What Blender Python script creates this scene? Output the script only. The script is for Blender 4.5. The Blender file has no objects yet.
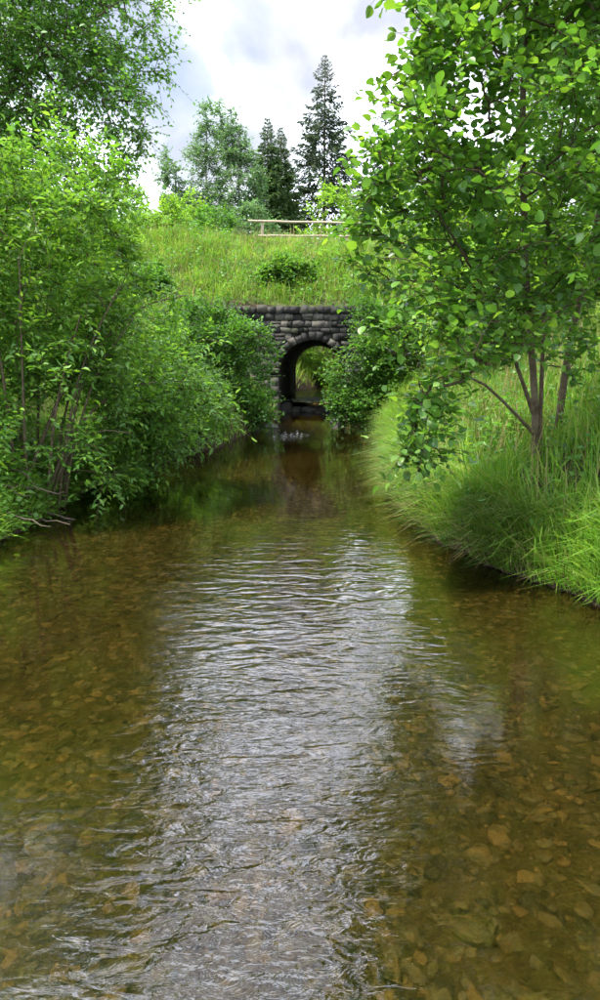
import bpy, math, random
import numpy as np
from mathutils import Matrix, Vector

rng = np.random.default_rng(11)
random.seed(11)
sc = bpy.context.scene
col = sc.collection

# ------------------------------------------------------------------ camera
cam = bpy.data.cameras.new('camera')
cam.sensor_fit = 'VERTICAL'
cam.sensor_height = 24.0
cam.lens = 24.0 * 0.714
cam.clip_start = 0.05
cam.clip_end = 3000
camo = bpy.data.objects.new('camera', cam)
camo.location = (0, 0, 1.6)
camo.rotation_euler = (math.radians(90 - 11.1), 0, 0)
col.objects.link(camo)
sc.camera = camo

# ------------------------------------------------------------------ sky, sun, exposure
SUN = Vector((-0.36, -0.14, 0.92)).normalized()
world = bpy.data.worlds.new('World')
sc.world = world
world.use_nodes = True
nt = world.node_tree
nt.nodes.clear()
def N(t, typ, **kw):
    n = t.nodes.new(typ)
    for k, v in kw.items():
        setattr(n, k, v)
    return n
sky = N(nt, 'ShaderNodeTexSky', sky_type='NISHITA')
sky.sun_disc = False
sky.sun_elevation = math.asin(SUN.z)
sky.sun_rotation = math.atan2(SUN.x, SUN.y)
sky.air_density = 1.0
sky.dust_density = 1.5
skys = N(nt, 'ShaderNodeVectorMath', operation='SCALE')
skys.inputs['Scale'].default_value = 0.15
nt.links.new(sky.outputs[0], skys.inputs[0])
tc = N(nt, 'ShaderNodeTexCoord')
sep = N(nt, 'ShaderNodeSeparateXYZ')
nt.links.new(tc.outputs['Generated'], sep.inputs[0])
zz = N(nt, 'ShaderNodeMath', operation='MAXIMUM'); zz.inputs[1].default_value = 0.0
nt.links.new(sep.outputs[2], zz.inputs[0])
za = N(nt, 'ShaderNodeMath', operation='ADD'); za.inputs[1].default_value = 0.42
nt.links.new(zz.outputs[0], za.inputs[0])
dx = N(nt, 'ShaderNodeMath', operation='DIVIDE'); nt.links.new(sep.outputs[0], dx.inputs[0]); nt.links.new(za.outputs[0], dx.inputs[1])
dy = N(nt, 'ShaderNodeMath', operation='DIVIDE'); nt.links.new(sep.outputs[1], dy.inputs[0]); nt.links.new(za.outputs[0], dy.inputs[1])
cmb = N(nt, 'ShaderNodeCombineXYZ'); nt.links.new(dx.outputs[0], cmb.inputs[0]); nt.links.new(dy.outputs[0], cmb.inputs[1])
n1 = N(nt, 'ShaderNodeTexNoise'); n1.inputs['Scale'].default_value = 2.1; n1.inputs['Detail'].default_value = 6; n1.inputs['Roughness'].default_value = 0.55
n2 = N(nt, 'ShaderNodeTexNoise'); n2.inputs['Scale'].default_value = 3.0; n2.inputs['Detail'].default_value = 5; n2.inputs['Distortion'].default_value = 0.4
smp = N(nt, 'ShaderNodeMapping'); smp.inputs['Location'].default_value = (8.1, 4.4, 0); nt.links.new(cmb.outputs[0], smp.inputs[0])
nt.links.new(smp.outputs[0], n1.inputs['Vector']); nt.links.new(smp.outputs[0], n2.inputs['Vector'])
r1 = N(nt, 'ShaderNodeMapRange'); r1.inputs[1].default_value = 0.30; r1.inputs[2].default_value = 0.52; r1.inputs[3].default_value = 0.5
nt.links.new(n1.outputs['Fac'], r1.inputs[0])
rc = N(nt, 'ShaderNodeValToRGB')
rc.color_ramp.elements[0].position = 0.38; rc.color_ramp.elements[0].color = (0.45, 0.475, 0.55, 1)
rc.color_ramp.elements[1].position = 0.60; rc.color_ramp.elements[1].color = (2.6, 2.84, 3.3, 1)
_e = rc.color_ramp.elements.new(0.44); _e.color = (0.60, 0.62, 0.68, 1)
nt.links.new(n2.outputs['Fac'], rc.inputs[0])
mx = N(nt, 'ShaderNodeMix', data_type='RGBA')
nt.links.new(r1.outputs[0], mx.inputs[0]); nt.links.new(skys.outputs[0], mx.inputs[6]); nt.links.new(rc.outputs[0], mx.inputs[7])
bg = N(nt, 'ShaderNodeBackground'); bg.inputs['Strength'].default_value = 1.0
nt.links.new(mx.outputs[2], bg.inputs[0])
wo = N(nt, 'ShaderNodeOutputWorld'); nt.links.new(bg.outputs[0], wo.inputs[0])

sl = bpy.data.lights.new('sun', 'SUN')
sl.energy = 4.8
sl.angle = math.radians(5)
sl.color = (1.0, 0.94, 0.80)
so = bpy.data.objects.new('sun', sl)
so.rotation_euler = (-SUN).to_track_quat('-Z', 'Y').to_euler()
so.location = (0, 0, 40)
col.objects.link(so)

vs = sc.view_settings
vs.view_transform = 'Standard'
vs.look = 'None'
vs.exposure = 0.85
vs.gamma = 1.0
vs.use_curve_mapping = False
sc.cycles.max_bounces = 6
sc.cycles.diffuse_bounces = 4
sc.cycles.glossy_bounces = 2
sc.cycles.transmission_bounces = 3
sc.cycles.transparent_max_bounces = 12
sc.cycles.caustics_reflective = False

# ------------------------------------------------------------------ helpers
def smooth(t):
    t = np.clip(t, 0, 1)
    return t * t * (3 - 2 * t)

def vnoise(x, y, seed=0):
    """cheap smooth value noise, 0..1"""
    x = np.asarray(x, float); y = np.asarray(y, float)
    xi = np.floor(x); yi = np.floor(y); fx = smooth(x - xi); fy = smooth(y - yi)
    def h(a, b):
        v = np.sin(a * 127.1 + b * 311.7 + seed * 74.7) * 43758.5453
        return v - np.floor(v)
    return (h(xi, yi) * (1 - fx) + h(xi + 1, yi) * fx) * (1 - fy) + (h(xi, yi + 1) * (1 - fx) + h(xi + 1, yi + 1) * fx) * fy

def unit(v):
    return v / np.maximum(np.linalg.norm(v, axis=-1, keepdims=True), 1e-9)

def mesh_np(name, V, groups, smoothf=False):
    """groups: list of (n,k) index arrays"""
    me = bpy.data.meshes.new(name)
    V = np.asarray(V, np.float32).reshape(-1, 3)
    me.vertices.add(len(V)); me.vertices.foreach_set('co', V.ravel())
    idx = np.concatenate([np.asarray(g, np.int32).ravel() for g in groups])
    tot = np.concatenate([np.full(len(g), np.asarray(g).shape[1], np.int32) for g in groups])
    st = np.concatenate([[0], np.cumsum(tot)[:-1]]).astype(np.int32)
    me.loops.add(len(idx)); me.loops.foreach_set('vertex_index', idx)
    me.polygons.add(len(tot)); me.polygons.foreach_set('loop_start', st)
    try:
        me.polygons.foreach_set('loop_total', tot)
    except Exception:
        pass
    if smoothf:
        me.polygons.foreach_set('use_smooth', np.ones(len(tot), bool))
    me.update(calc_edges=True)
    return me

def link(name, me, mat=None, parent=None, kind=None):
    o = bpy.data.objects.new(name, me)
    if mat is not None and me is not None and len(me.materials) == 0:
        me.materials.append(mat)
    if parent is not None:
        o.parent = parent
    if kind:
        o['kind'] = kind
    col.objects.link(o)
    return o

def thing(name, label, cat, loc=(0, 0, 0), group=None):
    o = bpy.data.objects.new(name, None)
    o.location = loc
    o.empty_display_size = 0.2
    o['label'] = label; o['category'] = cat
    if group:
        o['group'] = group
    col.objects.link(o)
    return o

# ------------------------------------------------------------------ materials
def new_mat(name):
    m = bpy.data.materials.new(name)
    m.use_nodes = True
    t = m.node_tree
    t.nodes.clear()
    out = N(t, 'ShaderNodeOutputMaterial')
    return m, t, out

def leaf_mat(name, cols, trans, tfac=0.38, rough=0.42, spec=0.35, patch=(0.72, 1.3), pscale=1.3, gain=1.0):
    """cols: list of rgb picked at random for each leaf"""
    m, t, out = new_mat(name)
    geo = N(t, 'ShaderNodeNewGeometry')
    oi = N(t, 'ShaderNodeObjectInfo')
    ad = N(t, 'ShaderNodeMath', operation='ADD')
    t.links.new(geo.outputs['Random Per Island'], ad.inputs[0]); t.links.new(oi.outputs['Random'], ad.inputs[1])
    fr = N(t, 'ShaderNodeMath', operation='FRACT'); t.links.new(ad.outputs[0], fr.inputs[0])
    ramp = N(t, 'ShaderNodeValToRGB')
    el = ramp.color_ramp.elements
    el[0].position = 0; el[0].color = (*cols[0], 1)
    el[1].position = 1; el[1].color = (*cols[-1], 1)
    for i, c in enumerate(cols[1:-1]):
        e = el.new((i + 1) / (len(cols) - 1)); e.color = (*c, 1)
    t.links.new(fr.outputs[0], ramp.inputs[0])
    # slow patches through the plant
    tcn = N(t, 'ShaderNodeTexCoord')
    no = N(t, 'ShaderNodeTexNoise'); no.inputs['Scale'].default_value = pscale; no.inputs['Detail'].default_value = 2
    t.links.new(geo.outputs['Position'], no.inputs['Vector'])
    mr = N(t, 'ShaderNodeMapRange'); mr.inputs[1].default_value = 0.3; mr.inputs[2].default_value = 0.7; mr.inputs[3].default_value = patch[0] * gain; mr.inputs[4].default_value = patch[1] * gain
    t.links.new(no.outputs['Fac'], mr.inputs[0])
    sca = N(t, 'ShaderNodeVectorMath', operation='SCALE'); t.links.new(ramp.outputs[0], sca.inputs[0]); t.links.new(mr.outputs[0], sca.inputs['Scale'])
    b = N(t, 'ShaderNodeBsdfPrincipled')
    b.inputs['Roughness'].default_value = rough
    b.inputs['Specular IOR Level'].default_value = spec
    t.links.new(sca.outputs[0], b.inputs['Base Color'])
    tr = N(t, 'ShaderNodeBsdfTranslucent')
    mul = N(t, 'ShaderNodeVectorMath', operation='MULTIPLY'); mul.inputs[1].default_value = trans
    t.links.new(sca.outputs[0], mul.inputs[0]); t.links.new(mul.outputs[0], tr.inputs['Color'])
    mixs = N(t, 'ShaderNodeMixShader'); mixs.inputs[0].default_value = tfac
    t.links.new(b.outputs[0], mixs.inputs[1]); t.links.new(tr.outputs[0], mixs.inputs[2])
    t.links.new(mixs.outputs[0], out.inputs[0])
    return m

def noise_mat(name, cols, scale=6.0, rough=0.9, bump=0.0, bscale=30.0, detail=8, island=0.0, spec=0.3, objrand=0.0):
    m, t, out = new_mat(name)
    tcn = N(t, 'ShaderNodeNewGeometry')
    no = N(t, 'ShaderNodeTexNoise'); no.inputs['Scale'].default_value = scale; no.inputs['Detail'].default_value = detail; no.inputs['Roughness'].default_value = 0.6
    t.links.new(tcn.outputs['Position'], no.inputs['Vector'])
    fac = no.outputs['Fac']
    if island or objrand:
        sb = N(t, 'ShaderNodeMath', operation='ADD'); t.links.new(fac, sb.inputs[0])
        oi = N(t, 'ShaderNodeObjectInfo')
        a2 = N(t, 'ShaderNodeMath', operation='ADD'); t.links.new(oi.outputs['Random'], a2.inputs[0]); t.links.new(tcn.outputs['Random Per Island'], a2.inputs[1])
        f2 = N(t, 'ShaderNodeMath', operation='FRACT'); t.links.new(a2.outputs[0], f2.inputs[0])
        s2 = N(t, 'ShaderNodeMath', operation='MULTIPLY_ADD'); t.links.new(f2.outputs[0], s2.inputs[0]); s2.inputs[1].default_value = island or objrand; s2.inputs[2].default_value = -(island or objrand) / 2
        t.links.new(s2.outputs[0], sb.inputs[1]); fac = sb.outputs[0]
    ramp = N(t, 'ShaderNodeValToRGB')
    el = ramp.color_ramp.elements
    el[0].position = 0.28; el[0].color = (*cols[0], 1)
    el[1].position = 0.75; el[1].color = (*cols[-1], 1)
    for i, c in enumerate(cols[1:-1]):
        e = el.new(0.28 + 0.47 * (i + 1) / (len(cols) - 1)); e.color = (*c, 1)
    t.links.new(fac, ramp.inputs[0])
    b = N(t, 'ShaderNodeBsdfPrincipled'); b.inputs['Roughness'].default_value = rough; b.inputs['Specular IOR Level'].default_value = spec
    t.links.new(ramp.outputs[0], b.inputs['Base Color'])
    if bump:
        nb = N(t, 'ShaderNodeTexNoise'); nb.inputs['Scale'].default_value = bscale; nb.inputs['Detail'].default_value = 6
        t.links.new(tcn.outputs['Position'], nb.inputs['Vector'])
        bp = N(t, 'ShaderNodeBump'); bp.inputs['Distance'].default_value = bump; bp.inputs['Strength'].default_value = 1.0
        t.links.new(nb.outputs['Fac'], bp.inputs['Height']); t.links.new(bp.outputs[0], b.inputs['Normal'])
    t.links.new(b.outputs[0], out.inputs[0])
    return m

M = {}
M['ground'] = noise_mat('ground', [(0.03, 0.028, 0.012), (0.06, 0.075, 0.018), (0.10, 0.13, 0.028)], 5.0, 0.95, 0.05, 22)
M['bed'] = noise_mat('stream_bed', [(0.030, 0.025, 0.010), (0.058, 0.046, 0.018), (0.095, 0.073, 0.028)], 9.0, 0.8, 0.02, 30)
M['bedstone'] = noise_mat('bed_stone', [(0.030, 0.026, 0.013), (0.070, 0.057, 0.027), (0.125, 0.100, 0.046), (0.10, 0.096, 0.066), (0.080, 0.066, 0.031), (0.16, 0.112, 0.048)], 16.0, 0.55, 0.008, 70, island=0.6)
M['bark'] = noise_mat('bark', [(0.05, 0.035, 0.022), (0.12, 0.09, 0.055), (0.18, 0.15, 0.10)], 14.0, 0.9, 0.006, 60)
M['twig'] = noise_mat('twig', [(0.05, 0.035, 0.02), (0.11, 0.08, 0.045)], 20.0, 0.85)
M['palebark'] = noise_mat('pale_bark', [(0.10, 0.09, 0.07), (0.30, 0.28, 0.24), (0.42, 0.40, 0.36)], 4.0, 0.9)
M['wallstone'] = noise_mat('dark_wall_stone', [(0.017, 0.016, 0.016), (0.040, 0.038, 0.037), (0.074, 0.069, 0.063), (0.13, 0.118, 0.10)], 4.5, 0.85, 0.012, 40, island=0.5)
M['mortar'] = noise_mat('dark_mortar', [(0.025, 0.024, 0.022), (0.07, 0.065, 0.058)], 9.0, 0.95, 0.01, 40)
M['rock'] = noise_mat('wet_rock', [(0.02, 0.019, 0.018), (0.05, 0.047, 0.042), (0.085, 0.08, 0.065)], 7.0, 0.6, 0.02, 20)
M['wood'] = noise_mat('weathered_wood', [(0.30, 0.24, 0.18), (0.46, 0.38, 0.29), (0.58, 0.49, 0.38)], 10.0, 0.85, 0.004, 50)
M['deadwood'] = noise_mat('dead_root', [(0.04, 0.03, 0.022), (0.09, 0.07, 0.052), (0.14, 0.115, 0.09)], 15.0, 0.9)
M['soil'] = noise_mat('bank_soil', [(0.03, 0.02, 0.012), (0.07, 0.045, 0.027), (0.12, 0.08, 0.05)], 8.0, 0.95, 0.03, 18)

G = lambda *c: list(c)
M['alder'] = leaf_mat('alder_leaf', G((0.034, 0.096, 0.018), (0.062, 0.150, 0.022), (0.095, 0.205, 0.026), (0.058, 0.130, 0.035), (0.14, 0.26, 0.03)), (2.4, 2.3, 1.0), 0.38, 0.40, 0.45, gain=1.22)
M['willow'] = leaf_mat('willow_leaf', G((0.045, 0.115, 0.018), (0.070, 0.165, 0.024), (0.105, 0.215, 0.026), (0.080, 0.170, 0.045), (0.16, 0.28, 0.03)), (2.2, 2.1, 0.9), 0.36, 0.42, 0.35, gain=1.32)
M['birch'] = leaf_mat('birch_leaf', G((0.035, 0.090, 0.022), (0.060, 0.140, 0.028), (0.090, 0.190, 0.034), (0.045, 0.100, 0.035)), (2.2, 2.1, 1.0), 0.36, 0.45, 0.35, gain=1.7)
M['bush'] = leaf_mat('bush_leaf', G((0.042, 0.115, 0.020), (0.062, 0.160, 0.024), (0.090, 0.205, 0.028), (0.065, 0.145, 0.038)), (2.2, 2.2, 1.0), 0.36, 0.42, 0.4, gain=1.15)
M['lime'] = leaf_mat('bright_leaf', G((0.085, 0.170, 0.022), (0.120, 0.230, 0.030), (0.16, 0.28, 0.036), (0.10, 0.19, 0.04)), (2.0, 1.9, 0.9), 0.36, 0.45, 0.3, gain=1.4)
M['aspen'] = leaf_mat('aspen_leaf', G((0.045, 0.095, 0.042), (0.070, 0.135, 0.055), (0.100, 0.175, 0.070), (0.065, 0.115, 0.065)), (1.8, 1.9, 1.1), 0.34, 0.45, 0.35, gain=1.45)
M['dark'] = leaf_mat('dark_leaf', G((0.020, 0.065, 0.014), (0.032, 0.095, 0.018), (0.045, 0.125, 0.02), (0.03, 0.08, 0.025)), (2.0, 2.0, 1.0), 0.3, 0.4, 0.4, gain=1.25)
M['spruce'] = leaf_mat('spruce_needles', G((0.022, 0.045, 0.024), (0.036, 0.064, 0.032), (0.055, 0.080, 0.038), (0.045, 0.055, 0.035)), (1.2, 1.3, 0.9), 0.2, 0.6, 0.2, gain=1.45)
M['spruceb'] = leaf_mat('spruce_needles_green', G((0.028, 0.062, 0.020), (0.046, 0.088, 0.026), (0.072, 0.115, 0.032), (0.045, 0.075, 0.028)), (1.3, 1.4, 0.9), 0.22, 0.6, 0.2, gain=1.5)
M['meadow'] = leaf_mat('meadow_grass', G((0.10, 0.22, 0.025), (0.15, 0.29, 0.032), (0.20, 0.33, 0.042), (0.29, 0.33, 0.08), (0.13, 0.27, 0.03)), (1.6, 1.5, 0.8), 0.35, 0.55, 0.2, gain=1.05, patch=(0.5, 1.45), pscale=1.1)
M['bankgrass'] = leaf_mat('bank_grass', G((0.075, 0.19, 0.020), (0.115, 0.26, 0.026), (0.17, 0.33, 0.034), (0.22, 0.31, 0.05), (0.10, 0.23, 0.028)), (1.7, 1.6, 0.8), 0.38, 0.45, 0.3, gain=1.0, patch=(0.5, 1.45), pscale=1.1)
M['straw'] = leaf_mat('dry_grass', G((0.25, 0.20, 0.09), (0.38, 0.31, 0.15), (0.30, 0.28, 0.11)), (1.2, 1.1, 0.8), 0.3, 0.7, 0.2)

def moss_on(m, col_=(0.05, 0.075, 0.018), lo=.56, hi=.68):
    t = m.node_tree
    b = [n for n in t.nodes if n.type == 'BSDF_PRINCIPLED'][0]
    src = b.inputs['Base Color'].links[0].from_socket
    g = N(t, 'ShaderNodeNewGeometry'); no = N(t, 'ShaderNodeTexNoise'); no.inputs['Scale'].default_value = 2.3; no.inputs['Detail'].default_value = 7; no.inputs['Roughness'].default_value = .7
    t.links.new(g.outputs['Position'], no.inputs['Vector'])
    mr = N(t, 'ShaderNodeMapRange'); mr.inputs[1].default_value = lo; mr.inputs[2].default_value = hi; mr.inputs[4].default_value = .8
    t.links.new(no.outputs['Fac'], mr.inputs[0])
    mx = N(t, 'ShaderNodeMix', data_type='RGBA'); t.links.new(mr.outputs[0], mx.inputs[0])
    t.links.new(src, mx.inputs[6]); mx.inputs[7].default_value = (*col_, 1); t.links.new(mx.outputs[2], b.inputs['Base Color'])
moss_on(M['wallstone'])
moss_on(M['bedstone'], (0.05, 0.05, 0.012), .50, .66)
def soil_on_steep(m):
    t = m.node_tree
    b = [n for n in t.nodes if n.type == 'BSDF_PRINCIPLED'][0]
    src = b.inputs['Base Color'].links[0].from_socket
    g = N(t, 'ShaderNodeNewGeometry'); sp = N(t, 'ShaderNodeSeparateXYZ'); t.links.new(g.outputs['Normal'], sp.inputs[0])
    mr = N(t, 'ShaderNodeMapRange'); mr.inputs[1].default_value = .55; mr.inputs[2].default_value = .82
    t.links.new(sp.outputs[2], mr.inputs[0])
    mx = N(t, 'ShaderNodeMix', data_type='RGBA'); t.links.new(mr.outputs[0], mx.inputs[0])
    mx.inputs[6].default_value = (0.045, 0.028, 0.016, 1); t.links.new(src, mx.inputs[7]); t.links.new(mx.outputs[2], b.inputs['Base Color'])
soil_on_steep(M['ground'])

# ------------------------------------------------------------------ terrain functions
YS = np.array([-12, 0, 2, 3.5, 4.5, 5.6, 7.6, 8.8, 11, 14.5, 17, 19.4, 21, 31, 36, 48, 70, 120.])
XL = np.array([-3.6, -3.4, -3.3, -3.1, -2.9, -2.7, -2.65, -2.6, -2.2, -1.25, -1.0, -.85, -.62, -.17, 1.2, 5.5, 12, 25])
XR = np.array([3.8, 3.5, 3.3, 2.6, 1.95, 1.40, 1.10, 1.15, 1.45, 1.65, 1.55, 1.3, 1.32, 1.77, 3.5, 8.0, 15, 29])
EY = np.array([-60, 0, 10, 14, 16, 18.5, 21, 23.6, 26.4, 29.6, 33.5, 60, 120, 400, 900.])
EZ = np.array([1.6, 1.4, 1.5, 1.7, 1.9, 2.35, 2.98, 4.5, 5.75, 5.8, 4.4, 5.0, 8.0, 24.0, 40.0])
def edges(y):
    w = (0.16 * (vnoise(y * 1.7, 0 * y, 3) - .5) + .10 * (vnoise(y * 5.1, 0 * y, 13) - .5)) * (np.abs(y - 26) > 6)
    w2 = (0.22 * (vnoise(y * 1.6, 0 * y, 5) - .5) + .12 * (vnoise(y * 5.3, 0 * y, 15) - .5)) * (np.abs(y - 26) > 6)
    return np.interp(y, YS, XL) + w, np.interp(y, YS, XR) + w2
def emb(x, y):
    return np.interp(y, EY, EZ) + (0.22 + .28 * (np.abs(x - .2) > 3.0)) * (vnoise(x * .45, y * .45, 1) - .5) + 0.10 * (vnoise(x * 1.4, y * 1.4, 2) - .5)
def bedz(x, y):
    lx, rx = edges(y)
    s = np.minimum(x - lx, rx - x)
    up = np.where(y > 22.6, 0.30, 0.0)
    deep = np.interp(y, [0, 3, 6, 9, 14], [0.13, 0.17, 0.30, 0.48, 0.55])
    right = np.interp(x - lx, [0, 3, 5], [1.15, .9, .6])
    return up - deep * right * smooth((s + 0.06) / 0.75) + 0.03 * (vnoise(x * 2.3, y * 2.3, 8) - .5) - 0.04
def gz(x, y):
    """height of the ground sheet, channel cut in"""
    x = np.asarray(x, float); y = np.asarray(y, float)
    lx, rx = edges(y)
    sL = lx - x; sR = x - rx
    s = np.maximum(sL, sR)
    up = np.where(y > 22.6, 0.30, 0.0)
    slope = np.interp(y, [0, 12, 17], [0.40, 0.5, 0.95])
    lip = np.where(sR > sL, 0.30, 0.20)
    bank = up + lip * smooth(s / 0.22) + slope * np.maximum(s - .05, 0)
    bank = bank + (0.26 * (vnoise(x * 1.3, y * 1.3, 4) - .5) + .12 * (vnoise(x * 3.7, y * 3.7, 24) - .5)) * smooth(s * 2)
    Z = np.minimum(bank, emb(x, y))
    return np.where(s > 0, Z, up - 0.78 * smooth(-s / 0.3))
def top(x, y):
    """height of the surface that one walks on: over the culvert it is the embankment"""
    x = np.asarray(x, float); y = np.asarray(y, float)
    return np.where((y > 21.3) & (y < 30.7), emb(x, y), gz(x, y))

def axis(fine0, fine1, step, far):
    a = list(np.arange(fine0, fine1 + 1e-6, step))
    d = step; v = fine1; hi = []
    while v < far:
        d *= 1.35; v += d; hi.append(v)
    d = step; v = fine0; lo = []
    while v > -far:
        d *= 1.35; v -= d; lo.append(v)
    return np.array(lo[::-1] + a + hi)

# ground sheet
gx = axis(-9, 9, 0.12, 700)
gy = np.concatenate([-np.cumsum(0.3 * 1.35 ** np.arange(22))[::-1] - 2, np.arange(-2, 21.3, 0.14)])
gyA = np.append(gy[gy < 21.25], 21.3)
gyB = np.append(np.arange(21.3, 30.65, 0.2), 30.7)
gyC = np.concatenate([np.arange(30.7, 48, 0.3), 48 + np.cumsum(0.4 * 1.3 ** np.arange(26))])
rows, Vs = [], []
for ys, f in ((gyA, gz), (gyB, emb), (gyC, gz)):
    X, Y = np.meshgrid(gx, ys)
    Z = f(X, Y)
    Vs.append(np.stack([X, Y, Z], -1).reshape(-1, 3))
nx = len(gx); ny = len(gyA) + len(gyB) + len(gyC)
V = np.concatenate(Vs)
i, j = np.meshgrid(np.arange(nx - 1), np.arange(ny - 1))
q = np.stack([j * nx + i, j * nx + i + 1, (j + 1) * nx + i + 1, (j + 1) * nx + i], -1).reshape(-1, 4)
cx = (gx[:-1] + gx[1:]) / 2
seam = np.isin(q[:, 0] // nx, [len(gyA) - 1, len(gyA) + len(gyB) - 1])
hole = seam & (np.abs(cx[q[:, 0] % nx] - np.where(q[:, 0] // nx < len(gyA), 0.35, 0.80)) < 1.25)
ground = link('ground', mesh_np('ground', V, [q[~hole]], True), M['ground'], kind='structure')

# stream bed sheet
by = np.concatenate([np.arange(-12, 1, .5), np.arange(1, 12, 0.10), np.arange(12, 60, 0.3)])
u = np.linspace(0, 1, 60)
lx, rx = edges(by)
X = (lx - .12)[:, None] + u[None, :] * (rx - lx + .24)[:, None]
Y = np.repeat(by[:, None], 60, 1)
Z = bedz(X, Y)
n = len(by)
i, j = np.meshgrid(np.arange(59), np.arange(n - 1))
q = np.stack([j * 60 + i, j * 60 + i + 1, (j + 1) * 60 + i + 1, (j + 1) * 60 + i], -1).reshape(-1, 4)
bed = link('stream_bed', mesh_np('stream_bed', np.stack([X, Y, Z], -1).reshape(-1, 3), [q], True), M['bed'], kind='structure')

# ------------------------------------------------------------------ water
def water_mat():
    m, t, out = new_mat('stream_water')
    geo = N(t, 'ShaderNodeNewGeometry')
    sp = N(t, 'ShaderNodeSeparateXYZ'); t.links.new(geo.outputs['Position'], sp.inputs[0])
    def wave(sx, sy, detail, dist, seed, rot=0.0):
        mp = N(t, 'ShaderNodeMapping'); mp.inputs['Scale'].default_value = (sx, sy, 1); mp.inputs['Location'].default_value = (seed, seed * 1.7, 0); mp.inputs['Rotation'].default_value = (0, 0, rot)
        t.links.new(geo.outputs['Position'], mp.inputs[0])
        no = N(t, 'ShaderNodeTexNoise'); no.inputs['Scale'].default_value = 1.0; no.inputs['Detail'].default_value = detail; no.inputs['Distortion'].default_value = dist; no.inputs['Roughness'].default_value = 0.5
        t.links.new(mp.outputs[0], no.inputs['Vector'])
        return no.outputs['Fac']
    def math_(op, a, b=None, c=None):
        n = N(t, 'ShaderNodeMath', operation=op)
        for k, v in enumerate((a, b, c)):
            if v is None: continue
            if isinstance(v, (int, float)): n.inputs[k].default_value = v
            else: t.links.new(v, n.inputs[k])
        return n.outputs[0]
    def mapr(v, a, b, c, d):
        n = N(t, 'ShaderNodeMapRange'); n.interpolation_type = 'SMOOTHSTEP'
        t.links.new(v, n.inputs[0])
        for k, w in enumerate((a, b, c, d)): n.inputs[k + 1].default_value = w
        return n.outputs[0]
    # ripples run across the current; they die away in the deep quiet pool upstream
    y = sp.outputs[1]; x = sp.outputs[0]
    near = mapr(y, 2.2, 5.2, 1.0, 0.0)
    mid = mapr(y, 4.9, 7.6, 1.0, 0.07)
    side = mapr(math_('DIVIDE', math_('ABSOLUTE', math_('ADD', x, 0.15)), math_('MULTIPLY_ADD', y, 0.17, 0.12)), 0.55, 1.6, 1.0, 0.14)
    bigm = wave(1.1, 1.1, 2, 0, 9.0)
    patch = mapr(bigm, 0.35, 0.65, 0.55, 1.25)
    w1 = math_('MULTIPLY', wave(3.0, 7.8, 2, 1.1, 1.0, 0.10), math_('MULTIPLY', mid, 0.0125))
    w2 = math_('MULTIPLY', wave(9.0, 17.0, 3, 0.9, 4.63, -0.5), math_('MULTIPLY', math_('MULTIPLY', near, patch), 0.0105))
    w3 = math_('MULTIPLY', wave(30.0, 42.0, 2, 0.6, 6.0, 0.4), math_('MULTIPLY', math_('MULTIPLY', near, patch), 0.0022))
    w12 = math_('ADD', w1, w2)
    w12 = math_('MULTIPLY', math_('ADD', w12, w3), side)
    # riffles below the culvert
    d1 = math_('ADD', math_('POWER', math_('MULTIPLY', math_('ADD', x, 0.2), 1.6), 2.0), math_('POWER', math_('MULTIPLY', math_('SUBTRACT', y, 16.2), 0.55), 2.0))
    rif = mapr(d1, 0.0, 2.4, 1.0, 0.0)
    w4 = math_('MULTIPLY', wave(5.0, 9.0, 3, 0.5, 2.0), math_('MULTIPLY', rif, 0.026))
    w5 = math_('MULTIPLY', wave(4.0, 5.0, 3, 0.5, 3.0), math_('MULTIPLY', mapr(y, 22.4, 23.0, 0.0, 1.0), 0.05))
    hgt = math_('ADD', math_('ADD', w12, w4), w5)
    bp = N(t, 'ShaderNodeBump'); bp.inputs['Strength'].default_value = 1.0; bp.inputs['Distance'].default_value = 1.0
    t.links.new(hgt, bp.inputs['Height'])
    fre = N(t, 'ShaderNodeFresnel'); fre.inputs['IOR'].default_value = 2.0
    t.links.new(bp.outputs[0], fre.inputs['Normal'])
    tr = N(t, 'ShaderNodeBsdfRefraction'); tr.inputs['Color'].default_value = (0.86, 0.765, 0.45, 1); tr.inputs['IOR'].default_value = 1.33; tr.inputs['Roughness'].default_value = 0.0
    t.links.new(bp.outputs[0], tr.inputs['Normal'])
    gl = N(t, 'ShaderNodeBsdfGlossy'); gl.inputs['Roughness'].default_value = 0.05
    t.links.new(bp.outputs[0], gl.inputs['Normal'])
    mi = N(t, 'ShaderNodeMixShader')
    t.links.new(fre.outputs[0], mi.inputs[0]); t.links.new(tr.outputs[0], mi.inputs[1]); t.links.new(gl.outputs[0], mi.inputs[2])
    t.links.new(mi.outputs[0], out.inputs[0])
    return m
M['water'] = water_mat()

def water_sheet(name, y0, y1, z, pad):
    ys = np.arange(y0, y1 + 1e-6, 0.25)
    lx, rx = edges(ys)
    us = np.linspace(0, 1, 12)
    X = (lx - pad)[:, None] + us[None] * (rx - lx + 2 * pad)[:, None]
    Y = np.repeat(ys[:, None], 12, 1)
    i, j = np.meshgrid(np.arange(11), np.arange(len(ys) - 1))
    q = np.stack([j * 12 + i, j * 12 + i + 1, (j + 1) * 12 + i + 1, (j + 1) * 12 + i], -1).reshape(-1, 4)
    return link(name, mesh_np(name, np.stack([X, Y, np.full_like(X, z)], -1).reshape(-1, 3), [q], True), M['water'], kind='structure')
water_sheet('water', -11.5, 22.75, 0.0, 0.10)
water_sheet('water', 22.5, 58, 0.30, 0.02)

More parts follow.
